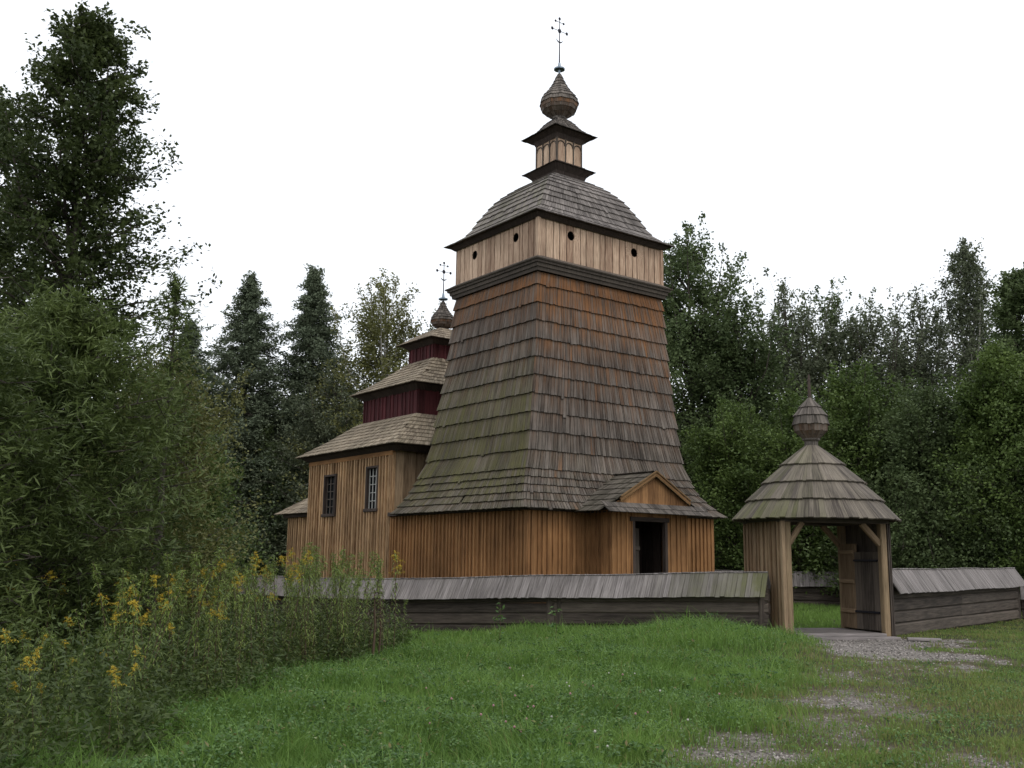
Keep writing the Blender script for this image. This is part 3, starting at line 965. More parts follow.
# ================================================================== LOW LOG WALLS WITH BOARD ROOFS
def low_wall(name, pts, label, H=1.47, seed=1, moss_end=0, hw=.37, drop=.57, step=3.6):
    """pts: list of (x, y, zground) from one end to the other; parts: roof, log courses, posts"""
    rr = random.Random(seed)
    root = empty(name, (pts[0][0], pts[0][1], 0), 0, label, 'wall')
    O = Vector((pts[0][0], pts[0][1], 0))
    mb = MB(); ml = MB(); posts = []
    P = [Vector(p) - O for p in pts]
    tot = sum((b - a).length for a, b in zip(P, P[1:]))
    run = 0
    for a, b in zip(P, P[1:]):
        ax = b - a; L = ax.length; u = ax.normalized()
        n = Vector((u.y, -u.x, 0)).normalized()
        nb = int(L / .115)
        s = 0
        for sd in (1, -1):
            for q in range(nb):
                s0, s1 = q / nb * L, (q + 1) / nb * L - .006
                frac = (run + s0) / tot
                wob = .010 * math.sin((run + s0) * 1.3) + rr.uniform(-.003, .003)
                e0, e1 = a + u * s0, a + u * s1
                rz = H + wob + rr.uniform(0, .007)
                lo = drop + rr.uniform(-.007, .009)
                skew = rr.uniform(-.008, .008)
                t0 = e0 + Vector((0, 0, rz)) - n * sd * .01; t1 = e1 + Vector((0, 0, rz)) - n * sd * .01
                b0 = e0 + n * sd * hw + u * skew + Vector((0, 0, rz - lo)); b1 = e1 + n * sd * hw + u * skew + Vector((0, 0, rz - lo))
                ms = moss_end * max(0, 1 - abs(frac - (1 if moss_end > 0 else 0)) * 5) * rr.uniform(.4, 1.2)
                ms = max(ms, .05 * rr.random())
                if sd == 1: mb.slab(b0, b1, t1, t0, .024, rnd=rr.uniform(.2, .75), moss=(ms, ms))
                else: mb.slab(b1, b0, t0, t1, .024, rnd=rr.random())
        k = 0
        for zc, hh in ((.06, .31), (.36, .29), (.64, .28), (.90, .25)):
            npc = max(1, int(L / 4.2)); cuts = [0] + [(q + rr.uniform(-.1, .1)) / npc for q in range(1, npc)] + [1]
            for c0, c1 in zip(cuts, cuts[1:]):
                w0, w1 = rr.uniform(.95, 1.12), rr.uniform(.90, 1.10)
                ml.beam(a + u * L * c0 + Vector((0, 0, zc + rr.uniform(-.015, .015))), a + u * L * c1 + Vector((0, 0, zc + rr.uniform(-.02, .02))), .20, hh * w0, h1=hh * w1, bev=.05, rnd=rr.random())
        ml.beam(a + Vector((0, 0, 1.02)), b + Vector((0, 0, 1.02)), .16, .12, rnd=.1)
        np_ = max(1, int(L / step))
        for q in range(np_ + 1):
            posts.append((a + u * min(max(L * q / np_, .15), L - .15), n))
        run += L
    mb.build('board_roof', W_FROOF, root)
    ml.build('log_courses', W_LOG, root)
    for (p, n) in posts:
        e = MB()
        e.box((p.x - .11, p.y - .11, p.z - .3), (p.x + .11, p.y + .11, p.z + 1.16), rnd=rr.random() * .6, bev=.03)
        e.build('post', W_LOG, root)
    return root
def fz(x, y): return float(hgt(x, y))
low_wall('log_wall', [(-8.6, 32.6, -.42), (-3.75, 29.1, -.40), (1.2, 26.2, -.18), (5.98, 23.5, .0)],
         'long low log wall with grey board roof in front of the church', seed=3, moss_end=.9)
low_wall('log_wall', [(8.92, 24.2, .06), (16.1, 32.4, .12)],
         'low log wall with grey board roof running back right of the gate', seed=5, H=1.50, step=9)
low_wall('log_wall', [(16.4, 32.7, .10), (21.5, 29.8, .1)],
         'last stretch of low roofed log wall at the right edge of the picture', seed=6, H=1.1)
low_wall('log_wall', [(7.0, 41.4, 0), (19.5, 38.6, 0)],
         'far shadowed log wall seen through the gate opening', seed=8, H=1.35)

# ================================================================== TREES
def leaves(centers, sig, per, L, Wd, droop=0., up=.4, flat=1.0, dirs=None, elong=2.2):
    """leaf rhombs scattered along short twigs (dirs) or round cluster centres; returns (N,4,3)"""
    C = np.repeat(centers, per, 0)
    N = len(C)
    S = (np.repeat(sig, per) if np.ndim(sig) else np.full(N, sig))[:, None]
    off = rng.normal(size=(N, 3)) * S
    off[:, 2] *= flat
    d = rng.normal(size=(N, 3)); d[:, 2] = d[:, 2] * .6 - droop
    if dirs is not None:
        Dr = np.repeat(dirs, per, 0)
        off = off * .62 + Dr * (rng.uniform(-1, 1, (N, 1)) * S * elong)
        d = d + Dr * .9
    pos = C + off
    d /= np.linalg.norm(d, axis=1)[:, None]
    nn = rng.normal(size=(N, 3)); nn[:, 2] = np.abs(nn[:, 2]) + up
    w = np.cross(d, nn); w /= np.linalg.norm(w, axis=1)[:, None] + 1e-9
    nz = np.cross(w, d)
    l = L * rng.uniform(.6, 1.25, N)[:, None]; ww = Wd * rng.uniform(.7, 1.2, N)[:, None]
    v = np.stack([pos - d * l * .5, pos + w * ww * .5 + nz * ww * .15, pos + d * l * .5, pos - w * ww * .5 + nz * ww * .15], 1)
    return v
QUAD = [(0, 1, 2, 3)]

def tree(name, label, x, y, H, Rm, kind, leafm, nbr=70, ncl=7, per=60, L=.14, Wd=.09, sig=.35, z_lo=.12, bark=BARK, group=None, cat='tree', seed=0, trunk_r=None, lean=0, nz=None, prune=None):
    global rng
    save = rng
    rng = np.random.default_rng(1000 + seed)
    rr = random.Random(seed)
    z0 = fz(x, y)
    root = empty(name, (x, y, z0), 0, label, cat, group)
    mb = MB()
    tr = trunk_r or H * .012
    def shape(t):   # crown radius fraction at relative height t
        if kind == 'cone': return max(0.03, (1 - t) ** .95 * min(1, .45 + t * 4))
        if kind == 'oval': return max(.05, (1 - t) ** .40 * min(1, .5 + t * 3))
        if kind == 'column': return max(.05, math.sin(math.pi * min(1, max(0, (t * .82 + .18)))) ** .55)
        if kind == 'bush': return max(.2, math.cos(t * math.pi / 2) ** .45)
        if kind == 'fan': return max(.10, (1 - t ** 2.2) ** .62 * min(1, .62 + t * 1.6))
        return max(.1, math.sin(math.pi * (t * .86 + .12)) ** .6)
    bend = [(0, 0)]
    for k in range(8): bend.append((bend[-1][0] + rr.uniform(-.02, .02) * H / 4 + lean * H / 8, bend[-1][1] + rr.uniform(-.02, .02) * H / 4))
    pts = [(bend[k][0], bend[k][1], -.2 + H * .97 * k / 8) for k in range(9)]
    if kind != 'bush':
        mb.tube(pts if kind != 'fan' else pts[:8], [tr * (1 - k / 8.6) + .01 for k in range(9)], 8)
    cents = []
    def at(z):
        q = min(7.999, max(0, z / (H * .97) * 8)); k = int(q); f = q - k
        return Vector((pts[k][0] * (1 - f) + pts[k + 1][0] * f, pts[k][1] * (1 - f) + pts[k + 1][1] * f, z))
    for i in range(nbr):
        t = (i + rr.random()) / nbr
        z = H * (z_lo + (1 - z_lo) * t)
        ph = i * 2.399 + rr.uniform(-.5, .5)
        if kind == 'fan' and t > .84 and rr.random() < .45: continue
        if kind in ('fan', 'oval') and math.sin(ph * 2.1 + seed) * math.sin(t * 17 + seed * 1.7) > .62: continue
        rad = Rm * shape(t) * (rr.uniform(.6, 1.06) if kind == 'oval' else rr.uniform(.55, 1.2))
        if kind == 'cone': rise = rr.uniform(-.12, .18) * rad
        elif kind == 'bush': rise = rr.uniform(.0, .5) * rad
        elif kind == 'fan': rise = rr.uniform(.35, 1.25) * rad
        else: rise = rr.uniform(.15, .75) * rad
        zs_ = max(.05 * H, z - rise * .8)
        p0 = at(min(zs_, H * (.80 if kind == 'fan' else .93))) if kind != 'bush' else Vector((rr.uniform(-.15, .15) * Rm, rr.uniform(-.15, .15) * Rm, .05))
        p2 = Vector((p0.x * (kind != 'bush') + math.cos(ph) * rad, p0.y * (kind != 'bush') + math.sin(ph) * rad, z if kind != 'bush' else z))
        if kind == 'cone': p2.z = zs_ + rise
        p1 = p0.lerp(p2, .5) + Vector((rr.uniform(-.08, .08) * rad, rr.uniform(-.08, .08) * rad, rad * .08))
        r0 = tr * .35 * (1 - t * .6)
        mb.tube([p0, p1, p2], [r0, r0 * .6, .006], 5, cap=False)
        for j in range(ncl):
            s = (.42 if kind == 'fan' else .30) + (.58 if kind == 'fan' else .70) * (j + rr.random()) / ncl
            a = p0.lerp(p1, s * 2) if s < .5 else p1.lerp(p2, s * 2 - 1)
            k = rad * .16
            c = Vector((a.x + rr.gauss(0, k), a.y + rr.gauss(0, k), a.z + rr.gauss(0, k * (.5 if kind == 'cone' else .8))))
            if prune and prune(c): continue
            if kind == 'fan' and t > .6 and math.hypot(c.x - at(c.z).x, c.y - at(c.z).y) < Rm * .16 and rr.random() < .6: continue
            dv = (p2 - p0).normalized() + Vector((rr.gauss(0, .5), rr.gauss(0, .5), rr.gauss(0, .35) + (.25 if kind in ('fan', 'oval', 'bush') else -.15)))
            dv.normalize()
            cents.append((c.x, c.y, max(.15, c.z), *dv, min(1, .38 + .75 * rad / Rm)))
            if rr.random() < .4: mb.tube([a, c], [.012, .004], 3, cap=False)
    if kind in ('fan', 'oval'):      # side leaders that break the outline
        for j in range(12 if kind == 'fan' else 7):
            ph = rr.uniform(0, 6.28); q = (rr.uniform(.25, .95) if kind == 'fan' else rr.uniform(.15, .6)) * Rm; zt = H * rr.uniform(.83, 1.0) * (1 - .10 * q / Rm * .7)
            a = at(H * rr.uniform(.5, .62)); b_ = Vector((a.x + math.cos(ph) * q, a.y + math.sin(ph) * q, zt)); m_ = a.lerp(b_, .5) + Vector((math.cos(ph) * q * .2, math.sin(ph) * q * .2, 0))
            mb.tube([a, m_, b_], [tr * .3, tr * .18, .008], 5, cap=False)
            for e in range(9):
                f = .25 + .75 * e / 8; c = (a.lerp(m_, f * 2) if f < .5 else m_.lerp(b_, f * 2 - 1))
                w = (1.08 - f) * Rm * .22
                cents.append((c.x + rr.gauss(0, w), c.y + rr.gauss(0, w), c.z + rr.gauss(0, w * .5), rr.gauss(0, .4), rr.gauss(0, .4), .8, .75 - .35 * f))
    for j in range(6):      # thin leader shoots at the top
        a = at(H * (.84 if kind == 'fan' else .9)); w_ = (.20 if kind == 'fan' else .05) * Rm; c = (a.x + rr.gauss(0, w_), a.y + rr.gauss(0, w_), H * rr.uniform(.88 if kind == 'fan' else .92, 1.0)); cents.append((*c, 0, 0, 1, .35))
        mb.tube([a, c], [.02, .005], 3, cap=False)
    c = np.array(cents)
    v = leaves(c[:, :3], sig * rng.uniform(.55, 1.2, len(c)) * c[:, 6], per, L, Wd, flat=.7, dirs=c[:, 3:6], droop=.25 if kind in ('cone', 'fan') else .1)
    v[:, :, 2] = np.maximum(v[:, :, 2], .02)
    clump = np.repeat(rng.uniform(0, 1, len(c)), per)
    lump = vnoise(v[:, 0, 0] + v[:, 0, 2] * .6, v[:, 0, 1] + v[:, 0, 2] * .8, Rm * .28, seed % 7)
    rn = np.clip(.38 * clump + .50 * lump + .24 * rng.random(len(v)) - .06, 0, 1)
    if kind in ('fan', 'cone'):      # thinner foliage towards the top shoots
        tt = v[:, 0, 2] / H
        keep = rng.random(len(v)) > (.5 if kind == 'fan' else .4) * sstep(.66, .95, tt)
        v = v[keep]; rn = rn[keep]
    mb.build('trunk' if kind != 'bush' else 'branches', bark, root)
    np_mesh('crown', v, 4, QUAD, leafm, rn, root)
    rng = save
    return root
def X(px, D): return (px - 512) / 1012.0 * D
def top(py, D, px=512): return (560 + (px - 512) * .0136 - py) / 1015.0 * D * 1.02 + EYE

def T(px, D, py, hw, name, label, kind, leafm, **k):
    x = X(px, D)
    H = top(py, D, px)
    return tree(name, label, x, D, H, hw / 1012 * D, kind, leafm, seed=int(px * 7 + D), **k)

# foreground left: tall dark alder, willow and bushes
T(44, 22, -26, 136, 'alder_tree', 'tall dark alder towering over the willow at the left edge', 'oval', L_ALDER, nbr=175, ncl=8, per=50, L=.125, Wd=.07, sig=.23, z_lo=.22)
T(-50, 26, 60, 150, 'alder_tree', 'second dark alder cut by the left edge of the picture', 'oval', L_ALDER, nbr=100, ncl=7, per=60, L=.13, Wd=.08, sig=.36, z_lo=.2)
T(52, 14.5, 300, 178, 'willow_bush', 'big willow bush with long narrow leaves under the tall alder', 'oval', L_WILLOW, nbr=150, ncl=8, per=62, L=.15, Wd=.026, sig=.24, z_lo=.16, cat='bush')
T(-60, 12, 300, 150, 'willow_bush', 'willow bush cut off by the left edge of the picture', 'oval', L_WILLOW, nbr=80, ncl=6, per=62, L=.15, Wd=.024, sig=.22, z_lo=.1, cat='bush')
T(156, 18.5, 352, 88, 'sallow_bush', 'yellowish green bush at the right shoulder of the willow', 'fan', L_BIRCH, nbr=110, ncl=7, per=60, L=.08, Wd=.048, sig=.24, z_lo=.06, cat='bush')
T(196, 21, 420, 50, 'sallow_bush', 'low dark bush just behind the tallest goldenrods', 'fan', L_HAZEL, nbr=80, ncl=6, per=56, L=.085, Wd=.05, sig=.26, z_lo=.04, cat='bush')
T(160, 17.0, 270, 26, 'willow_sapling', 'thin willow shoots standing against the sky beside the alder', 'column', L_WILLOW, nbr=34, ncl=4, per=24, L=.15, Wd=.028, sig=.16, z_lo=.5)

for (px_, D_, py_, lb_) in ((10, 30, 400, 'dark bush behind the willow at the far left edge'), (95, 31, 410, 'dark bush behind the middle of the willow'), (165, 32, 430, 'dark bush behind the yellowish bush')):
    T(px_, D_, py_, 95, 'hazel_bush', lb_, 'bush', L_DARK, nbr=90, ncl=7, per=60, L=.15, Wd=.09, sig=.4, z_lo=.02, cat='bush')

# middle distance, left of the tower
F = dict(L=.19, Wd=.085)
T(240, 52, 266, 112, 'conifer_tree', 'dark pointed conifer left of the second pointed conifer', 'cone', L_SPRUCE, nbr=170, ncl=7, per=66, L=.21, Wd=.08, sig=.42)
T(303, 53, 258, 100, 'conifer_tree', 'dark pointed conifer between the birch and the other conifer', 'cone', L_SPRUCE, nbr=170, ncl=7, per=66, L=.21, Wd=.08, sig=.42)
T(180, 48, 312, 100, 'conifer_tree', 'shorter conifer peeping out behind the yellowish bush', 'cone', L_SPRUCE, nbr=120, ncl=6, per=55, L=.22, Wd=.085, sig=.42)
T(384, 50, 262, 76, 'birch_tree', 'yellow green birch beside the red tiers of the church', 'fan', L_BIRCH, nbr=120, ncl=7, per=62, L=.16, Wd=.10, sig=.46, bark=BIRCHB)
T(334, 49, 360, 70, 'willow_tree', 'pale green bushy tree below the conifers left of the nave', 'fan', L_ASPEN, nbr=120, ncl=7, per=62, L=.17, Wd=.07, sig=.42, z_lo=.05)
T(262, 51, 420, 60, 'hazel_bush', 'dark bush at the foot of the conifers left of the apse', 'bush', L_DARK, nbr=80, ncl=6, per=55, L=.18, Wd=.10, sig=.42, cat='bush')
T(395, 52, 390, 56, 'hazel_bush', 'olive bush behind the nave roof', 'bush', L_HAZEL, nbr=70, ncl=6, per=55, L=.18, Wd=.10, sig=.45, cat='bush')
# right of the tower
T(692, 52, 212, 84, 'poplar_tree', 'tall dark poplar rising behind the right edge of the tower', 'fan', L_DARK, nbr=190, ncl=7, per=72, L=.19, Wd=.12, sig=.46, z_lo=.06)
T(750, 50, 288, 64, 'poplar_tree', 'narrow dark poplar stepping down from the tall one', 'fan', L_DARK, nbr=110, ncl=7, per=62, L=.19, Wd=.12, sig=.44, z_lo=.06)
T(796, 54, 268, 68, 'aspen_tree', 'loose grey green aspen behind the gate knob', 'fan', L_ASPEN, nbr=120, ncl=7, per=50, L=.18, Wd=.12, sig=.46, z_lo=.1)
T(842, 56, 276, 58, 'aspen_tree', 'slim aspen with thin top shoots beside the loose aspen', 'fan', L_DARK, nbr=100, ncl=6, per=46, L=.19, Wd=.12, sig=.42, z_lo=.1)
T(888, 53, 292, 66, 'aspen_tree', 'see through pale aspen between the gate and the birch', 'fan', L_ASPEN, nbr=115, ncl=6, per=44, L=.18, Wd=.11, sig=.46, z_lo=.1)
T(932, 54, 276, 62, 'aspen_tree', 'pale aspen crowded against the thin birch', 'fan', L_ASPEN, nbr=115, ncl=6, per=46, L=.18, Wd=.11, sig=.44, z_lo=.1)
T(985, 50, 236, 46, 'birch_tree', 'thin high birch with airy crown near the right edge', 'oval', L_ASPEN, nbr=100, ncl=6, per=40, L=.17, Wd=.10, sig=.42, bark=BIRCHB, z_lo=.2)
T(1050, 40, 262, 90, 'oak_tree', 'dark dense tree cut by the right edge of the picture', 'oval', L_DARK, nbr=130, ncl=7, per=66, L=.17, Wd=.11, sig=.40, z_lo=.1)
# shrubs behind the gate and right wall
T(738, 45, 400, 72, 'hazel_bush', 'green bushy hazel between the tower and the gate', 'fan', L_HAZEL, nbr=120, ncl=7, per=66, L=.15, Wd=.09, sig=.40, z_lo=.05, cat='bush')
T(800, 42, 392, 66, 'hazel_bush', 'brighter green hazel right behind the gate knob', 'fan', L_HAZEL, nbr=120, ncl=7, per=66, L=.15, Wd=.09, sig=.40, z_lo=.05, cat='bush')
T(870, 43, 362, 76, 'maple_tree', 'bright green young maple right of the gate knob', 'fan', L_HAZEL, nbr=140, ncl=7, per=66, L=.15, Wd=.10, sig=.42, z_lo=.05)
T(940, 40, 382, 84, 'maple_tree', 'broad dark green maple above the right wall', 'fan', L_DARK, nbr=140, ncl=7, per=70, L=.15, Wd=.10, sig=.40, z_lo=.04)
T(1012, 37, 352, 80, 'maple_tree', 'green maple at the right edge above the end of the wall', 'oval', L_HAZEL, nbr=140, ncl=7, per=70, L=.14, Wd=.09, sig=.38, z_lo=.04)
T(900, 38.5, 470, 70, 'elder_bush', 'dark elder bush behind the right wall next to the gate', 'bush', L_DARK, nbr=90, ncl=6, per=60, L=.14, Wd=.09, sig=.36, cat='bush')
T(975, 37.5, 462, 74, 'elder_bush', 'dark elder bush behind the far end of the right wall', 'bush', L_DARK, nbr=90, ncl=6, per=60, L=.14, Wd=.09, sig=.36, cat='bush')

# forest rows closing the back: copies of two masters
def proto(name, kind, lm, H, Rm, seed, **k):
    return tree(name, None, 0, 130 + seed * 10, H, Rm, kind, lm, seed=seed, **k)
pA = proto('forest_tree', 'fan', L_DARK, 13, 4.2, 901, nbr=130, ncl=7, per=80, L=.27, Wd=.17, sig=.7, z_lo=.03)
pB = proto('forest_tree', 'fan', L_SPRUCE, 13, 4.0, 902, nbr=130, ncl=7, per=80, L=.27, Wd=.15, sig=.7, z_lo=.03)
rf = random.Random(4)
spots = []
for row, (D, h) in enumerate(((60, 1.0), (68, 1.05))):
    for px in range(150, 1110, 52):
        if 440 < px < 640: continue
        spots.append((px + rf.uniform(-14, 14), D + rf.uniform(-2, 2), h * rf.uniform(.78, 1.0)))
for i, (px, D, h) in enumerate(spots):
    src = (pA, pB)[i % 2]
    o = src if i < 2 else copy_tree(src)
    o.location = (X(px, D), D, 0)
    s = h * (.95 if px < 640 else .92)
    o.scale = (1.05, 1.05, s)
    o.rotation_euler = (0, 0, rf.uniform(0, 6.28))
    side = 'left of the church' if px < 520 else ('between the tower and the gate' if px < 800 else 'right of the gate')
    row_ = 'front' if D < 64 else 'rear'
    tag(o, 'dark tree in the %s row of the far wood, %s' % (row_, side), 'tree', 'forest trees, %s row, %s' % (row_, side))
# undergrowth closing the foot of the wood
def mass(name, label, pts, per, L, Wd, sig, mat, nzv=.6):
    v = leaves(np.array(pts), sig, per, L, Wd, flat=nzv)
    v[:, :, 2] = np.maximum(v[:, :, 2], hgt(v[:, :, 0], v[:, :, 1]) + .01)
    rn = np.clip(np.repeat(rng.random(len(pts)) * .6, per) + rng.random(len(v)) * .4, 0, 1)
    o = np_mesh(name, v, 4, QUAD, mat, rn)
    return tag(o, label, 'undergrowth', kind='stuff')
pts = []
for k in range(1500):
    px = random.uniform(120, 1120)
    if 420 < px < 660: continue
    D = random.uniform(50, 60)
    pts.append((X(px, D), D, random.uniform(.2, 4.5)))
mass('undergrowth', 'dark leafy undergrowth closing the foot of the wood', pts, 42, .36, .24, .7, L_DARK)

# ================================================================== GOLDENROD THICKET
def goldenrod(seed, H, flower, bare=False):
    global rng
    save = rng; rng = np.random.default_rng(seed); rr = random.Random(seed)
    root = empty('goldenrod', (0, 0, 0))
    mb = MB()
    lx, ly = rr.uniform(-.12, .12), rr.uniform(-.12, .12)
    pt = lambda t: Vector((lx * t * t * H, ly * t * t * H, t * H))
    mb.tube([pt(k / 6) for k in range(7)], [.0065 - .0007 * k for k in range(7)], 5)
    n = int(H * 62)
    t = rng.uniform(.12 if not bare else .4, .97, n)
    ph = rng.uniform(0, 6.28, n)
    el = rng.uniform(-.5, .5, n)
    l = .125 * (1.15 - t * .6) * rng.uniform(.7, 1.15, n); w = .017 * rng.uniform(.8, 1.2, n)
    P = np.array([pt(q) for q in t])
    d = np.stack([np.cos(ph) * np.cos(el), np.sin(ph) * np.cos(el), np.sin(el)], 1)
    s = np.cross(d, [0, 0, 1.0]); s /= np.linalg.norm(s, axis=1)[:, None]
    mid = P + d * l[:, None] * .5 + np.array([0, 0, .012]); tip = P + d * l[:, None] + np.array([0, 0, -.03])
    v = np.stack([P, mid + s * w[:, None] * .5, tip, mid - s * w[:, None] * .5], 1)
    mb.build('stem', STEM, root)
    dry = np.clip((.42 - t) * 2.5, 0, 1) * rng.random(n)
    np_mesh('foliage', v, 4, QUAD, L_GOLD, rng.random(n), root, rnd2=dry)
    if flower:
        cs = []
        for k in range(11):
            a = rr.uniform(0, 6.28); zt = rr.uniform(.86, .985); ln = (1.04 - zt) * .8 * rr.uniform(.7, 1.2)
            p = pt(zt)
            for j in range(9):
                q = (j + .5) / 9
                cs.append((p.x + math.cos(a) * ln * q, p.y + math.sin(a) * ln * q, p.z + ln * (q * .9 - q * q * .75)))
        for j in range(8):
            p = pt(.9 + .1 * j / 8); cs.append(tuple(p))
        vv = leaves(np.array(cs), .009, 4, .014, .009)
        np_mesh('flower_head', vv, 4, QUAD, YELLOW, rng.random(len(vv)), root)
    else:
        cs = [tuple(pt(.86 + .14 * j / 10) + Vector((rr.gauss(0, .025), rr.gauss(0, .025), 0))) for j in range(10)]
        vv = leaves(np.array(cs), .02, 8, .05, .012, up=.2)
        np_mesh('bud_tip', vv, 4, QUAD, L_GOLD, rng.random(len(vv)), root)
    rng = save
    return root
gp = [goldenrod(21, 1.55, True), goldenrod(22, 1.45, True), goldenrod(23, 1.6, False), goldenrod(24, 1.4, False), goldenrod(25, 1.5, False), goldenrod(26, 1.35, True)]
used = set()
def put(k, x, y, s, label, group):
    o = gp[k] if k not in used else copy_tree(gp[k])
    used.add(k)
    o.location = (x, y, fz(x, y))
    o.rotation_euler = (random.gauss(0, .09), random.gauss(0, .09), random.uniform(0, 6.28))
    o.scale = (s, s, s)
    tag(o, label, 'plant', group)
def edge_x(y):      # right hand border of the thicket
    return -3.25 + .14 * max(0, y - 12) + .25 * math.sin(y * 1.7)
n = 0
def zone(px, D):
    if D < 9: return 'in the near left corner'
    if px < 150: return 'below the willow'
    if px < 240: return 'in the tall middle of the thicket'
    if px < 320: return 'before the left end of the church'
    return 'at the right end of the thicket'
LB_F = 'goldenrod stalk with yellow flower head in the thicket left of the meadow'
LB_G = 'leafy green goldenrod stalk without flowers in the thicket left of the meadow'
while n < 320:
    y = random.uniform(5.2, 19.5); d = random.random() ** 1.4 * 6.5
    x = edge_x(y) - d
    if abs(X(0, y)) < -x - .6: continue
    px = 512 + x / y * 1012
    fl = random.random() < (.44 if px < 300 else .10)
    k = random.choice((0, 1, 5)) if fl else random.choice((2, 3, 4))
    s = random.uniform(.72, 1.08)
    if y < 9.5: s *= .50 + .05 * (y - 5)
    elif y < 13 and px < 120: s *= .72
    if px > 280: s *= 1.13
    elif px > 120 and y > 10: s *= 1.05
    s *= random.choice((1, 1, .8, .88, 1.07))
    zn = zone(px, y)
    put(k, x, y, s, ('goldenrod with yellow flower head ' if fl else 'leafy goldenrod stalk without flowers ') + zn, ('flowering' if fl else 'green') + ' goldenrods ' + zn)
    n += 1
for i, (px, D, s) in enumerate(((399, 17.6, 1.16), (392, 17.9, 1.08))):
    put(i, X(px, D), D, s, ('tallest yellow goldenrod at the right end of the thicket, before the church wall',
                            'second tall goldenrod at the right end of the thicket, partly behind the tallest')[i], None)
for px, D in ((388, 17.3), (362, 17.8), (354, 17.4), (346, 17.9), (371, 18.0), (378, 17.8), (340, 17.2), (328, 16.8), (314, 16.2), (306, 15.8), (298, 15.4), (366, 17.2), (374, 17.4), (380, 17.0), (384, 17.6), (356, 16.8), (343, 16.4), (350, 16.9), (330, 15.6), (336, 16.0), (318, 15.2), (322, 15.0)):
    put(random.choice((2, 3, 4)), X(px, D), D, random.uniform(1.0, 1.16), 'leafy goldenrod stalk without flowers at the right end of the thicket', 'green goldenrods at the right end of the thicket')
# weeds filling the thicket
pts = []
for k in range(3400):
    y = random.uniform(4.5, 20); x = edge_x(y) + .15 - random.random() ** 1.2 * 7.5
    hmax = .70 if y > 10 else .35 + .12 * (y - 4.5)
    e = min(1, (edge_x(y) + .5 - x) / .9)
    pts.append((x, y, fz(x, y) + random.random() ** 1.3 * hmax * e + .05))
mass('weeds', 'dark tangled weeds and nettles under the goldenrods', pts, 34, .085, .026, .13, L_WEED, .8)

# ================================================================== GRASS
def in_view(x, y, m=1.02):
    return (np.abs(x) < y * .512 * m + .4)
def grass(name, label, n, yr, hfun, wfun, yfun=None, cat='grass'):
    t = rng.random(n)
    y = yr[0] * (yr[1] / yr[0]) ** t                      # denser near the camera
    x = (rng.random(n) * 2 - 1) * (y * .515 + .5)
    keep = np.ones(n, bool)
    g = gravel(x, y)
    lu = lush(x, y)
    keep &= rng.random(n) > g ** 1.2 * 1.15
    keep &= ~((x < np.vectorize(edge_x)(y) - .9) & (y < 20))
    # sparse bald spots in the short lawn
    bald = sstep(.55, .8, vnoise(x, y, .9, 12)) * (1 - lu)
    keep &= rng.random(n) > bald * .6
    x, y, lu, g = x[keep], y[keep], lu[keep], g[keep]
    # nothing grows on the gate floor or inside the log wall line
    ca, sa = math.cos(GA), math.sin(GA)
    gx = (x - 6.25) * ca + (y - 23.2) * sa; gy = -(x - 6.25) * sa + (y - 23.2) * ca
    k2 = ~((gx > -.2) & (gx < GW + .2) & (gy > -.5) & (gy < GL + .2))
    x, y, lu, g = x[k2], y[k2], lu[k2], g[k2]
    k3 = (y < 26.5) | (x > y * .38)
    x, y, lu, g = x[k3], y[k3], lu[k3], g[k3]
    n = len(x)
    z = hgt(x, y)
    h = hfun(x, y, lu) * rng.uniform(.5, 1.25, n) * np.where(rng.random(n) < .04, 1.6, 1.0)
    w = wfun(x, y) * rng.uniform(.7, 1.3, n)
    ph = rng.uniform(0, 6.28, n) ; d = np.stack([np.cos(ph), np.sin(ph)], 1)
    bd = h * rng.uniform(.15, .9, n)
    wind = vnoise(x, y, 1.4, 20) * 6.28
    bx = d[:, 0] * bd + np.cos(wind) * h * .10; by = d[:, 1] * bd + np.sin(wind) * h * .10
    pw = rng.uniform(0, 3.14, n)
    sx, sy = np.cos(pw) * w / 2, np.sin(pw) * w / 2
    v = np.zeros((n, 5, 3))
    v[:, 0] = np.stack([x - sx, y - sy, z - .01], 1); v[:, 1] = np.stack([x + sx, y + sy, z - .01], 1)
    v[:, 2] = np.stack([x + bx * .32 + sx * .8, y + by * .32 + sy * .8, z + h * .6], 1)
    v[:, 3] = np.stack([x + bx * .32 - sx * .8, y + by * .32 - sy * .8, z + h * .6], 1)
    v[:, 4] = np.stack([x + bx, y + by, z + h * rng.uniform(.75, 1.0, n)], 1)
    rn = np.clip(vnoise(x, y, .8, 3) * .35 + vnoise(x, y, .16, 15) * .45 + rng.random(n) * .55 - .2, 0, 1)
    dry = np.clip((rng.random(n) < (.05 + .30 * (1 - lu) * vnoise(x, y, 1.3, 7) * 1.4)) * rng.random(n) + (1 - lu) * (.12 + .4 * vnoise(x, y, 1.6, 8)), 0, 1)
    o = np_mesh(name, v, 5, [(0, 1, 2, 3), (3, 2, 4)], L_GRASS, rn, rnd2=dry)
    return tag(o, label, cat, kind='stuff')
def gh(x, y, lu):
    tall = .10 + .20 * vnoise(x, y, .8, 4) ** 1.5 + .06 * vnoise(x, y, .25, 13) + .22 * np.exp(-(((x - 3.9) / 1.3) ** 2 + ((y - 21.3) / 1.5) ** 2))
    short = .035 + .06 * vnoise(x, y, .6, 5) ** 2
    return tall * lu + short * (1 - lu)
grass('grass', 'green meadow grass covering the foreground', 330000, (7.2, 37), gh, lambda x, y: .0045 + .00045 * y)
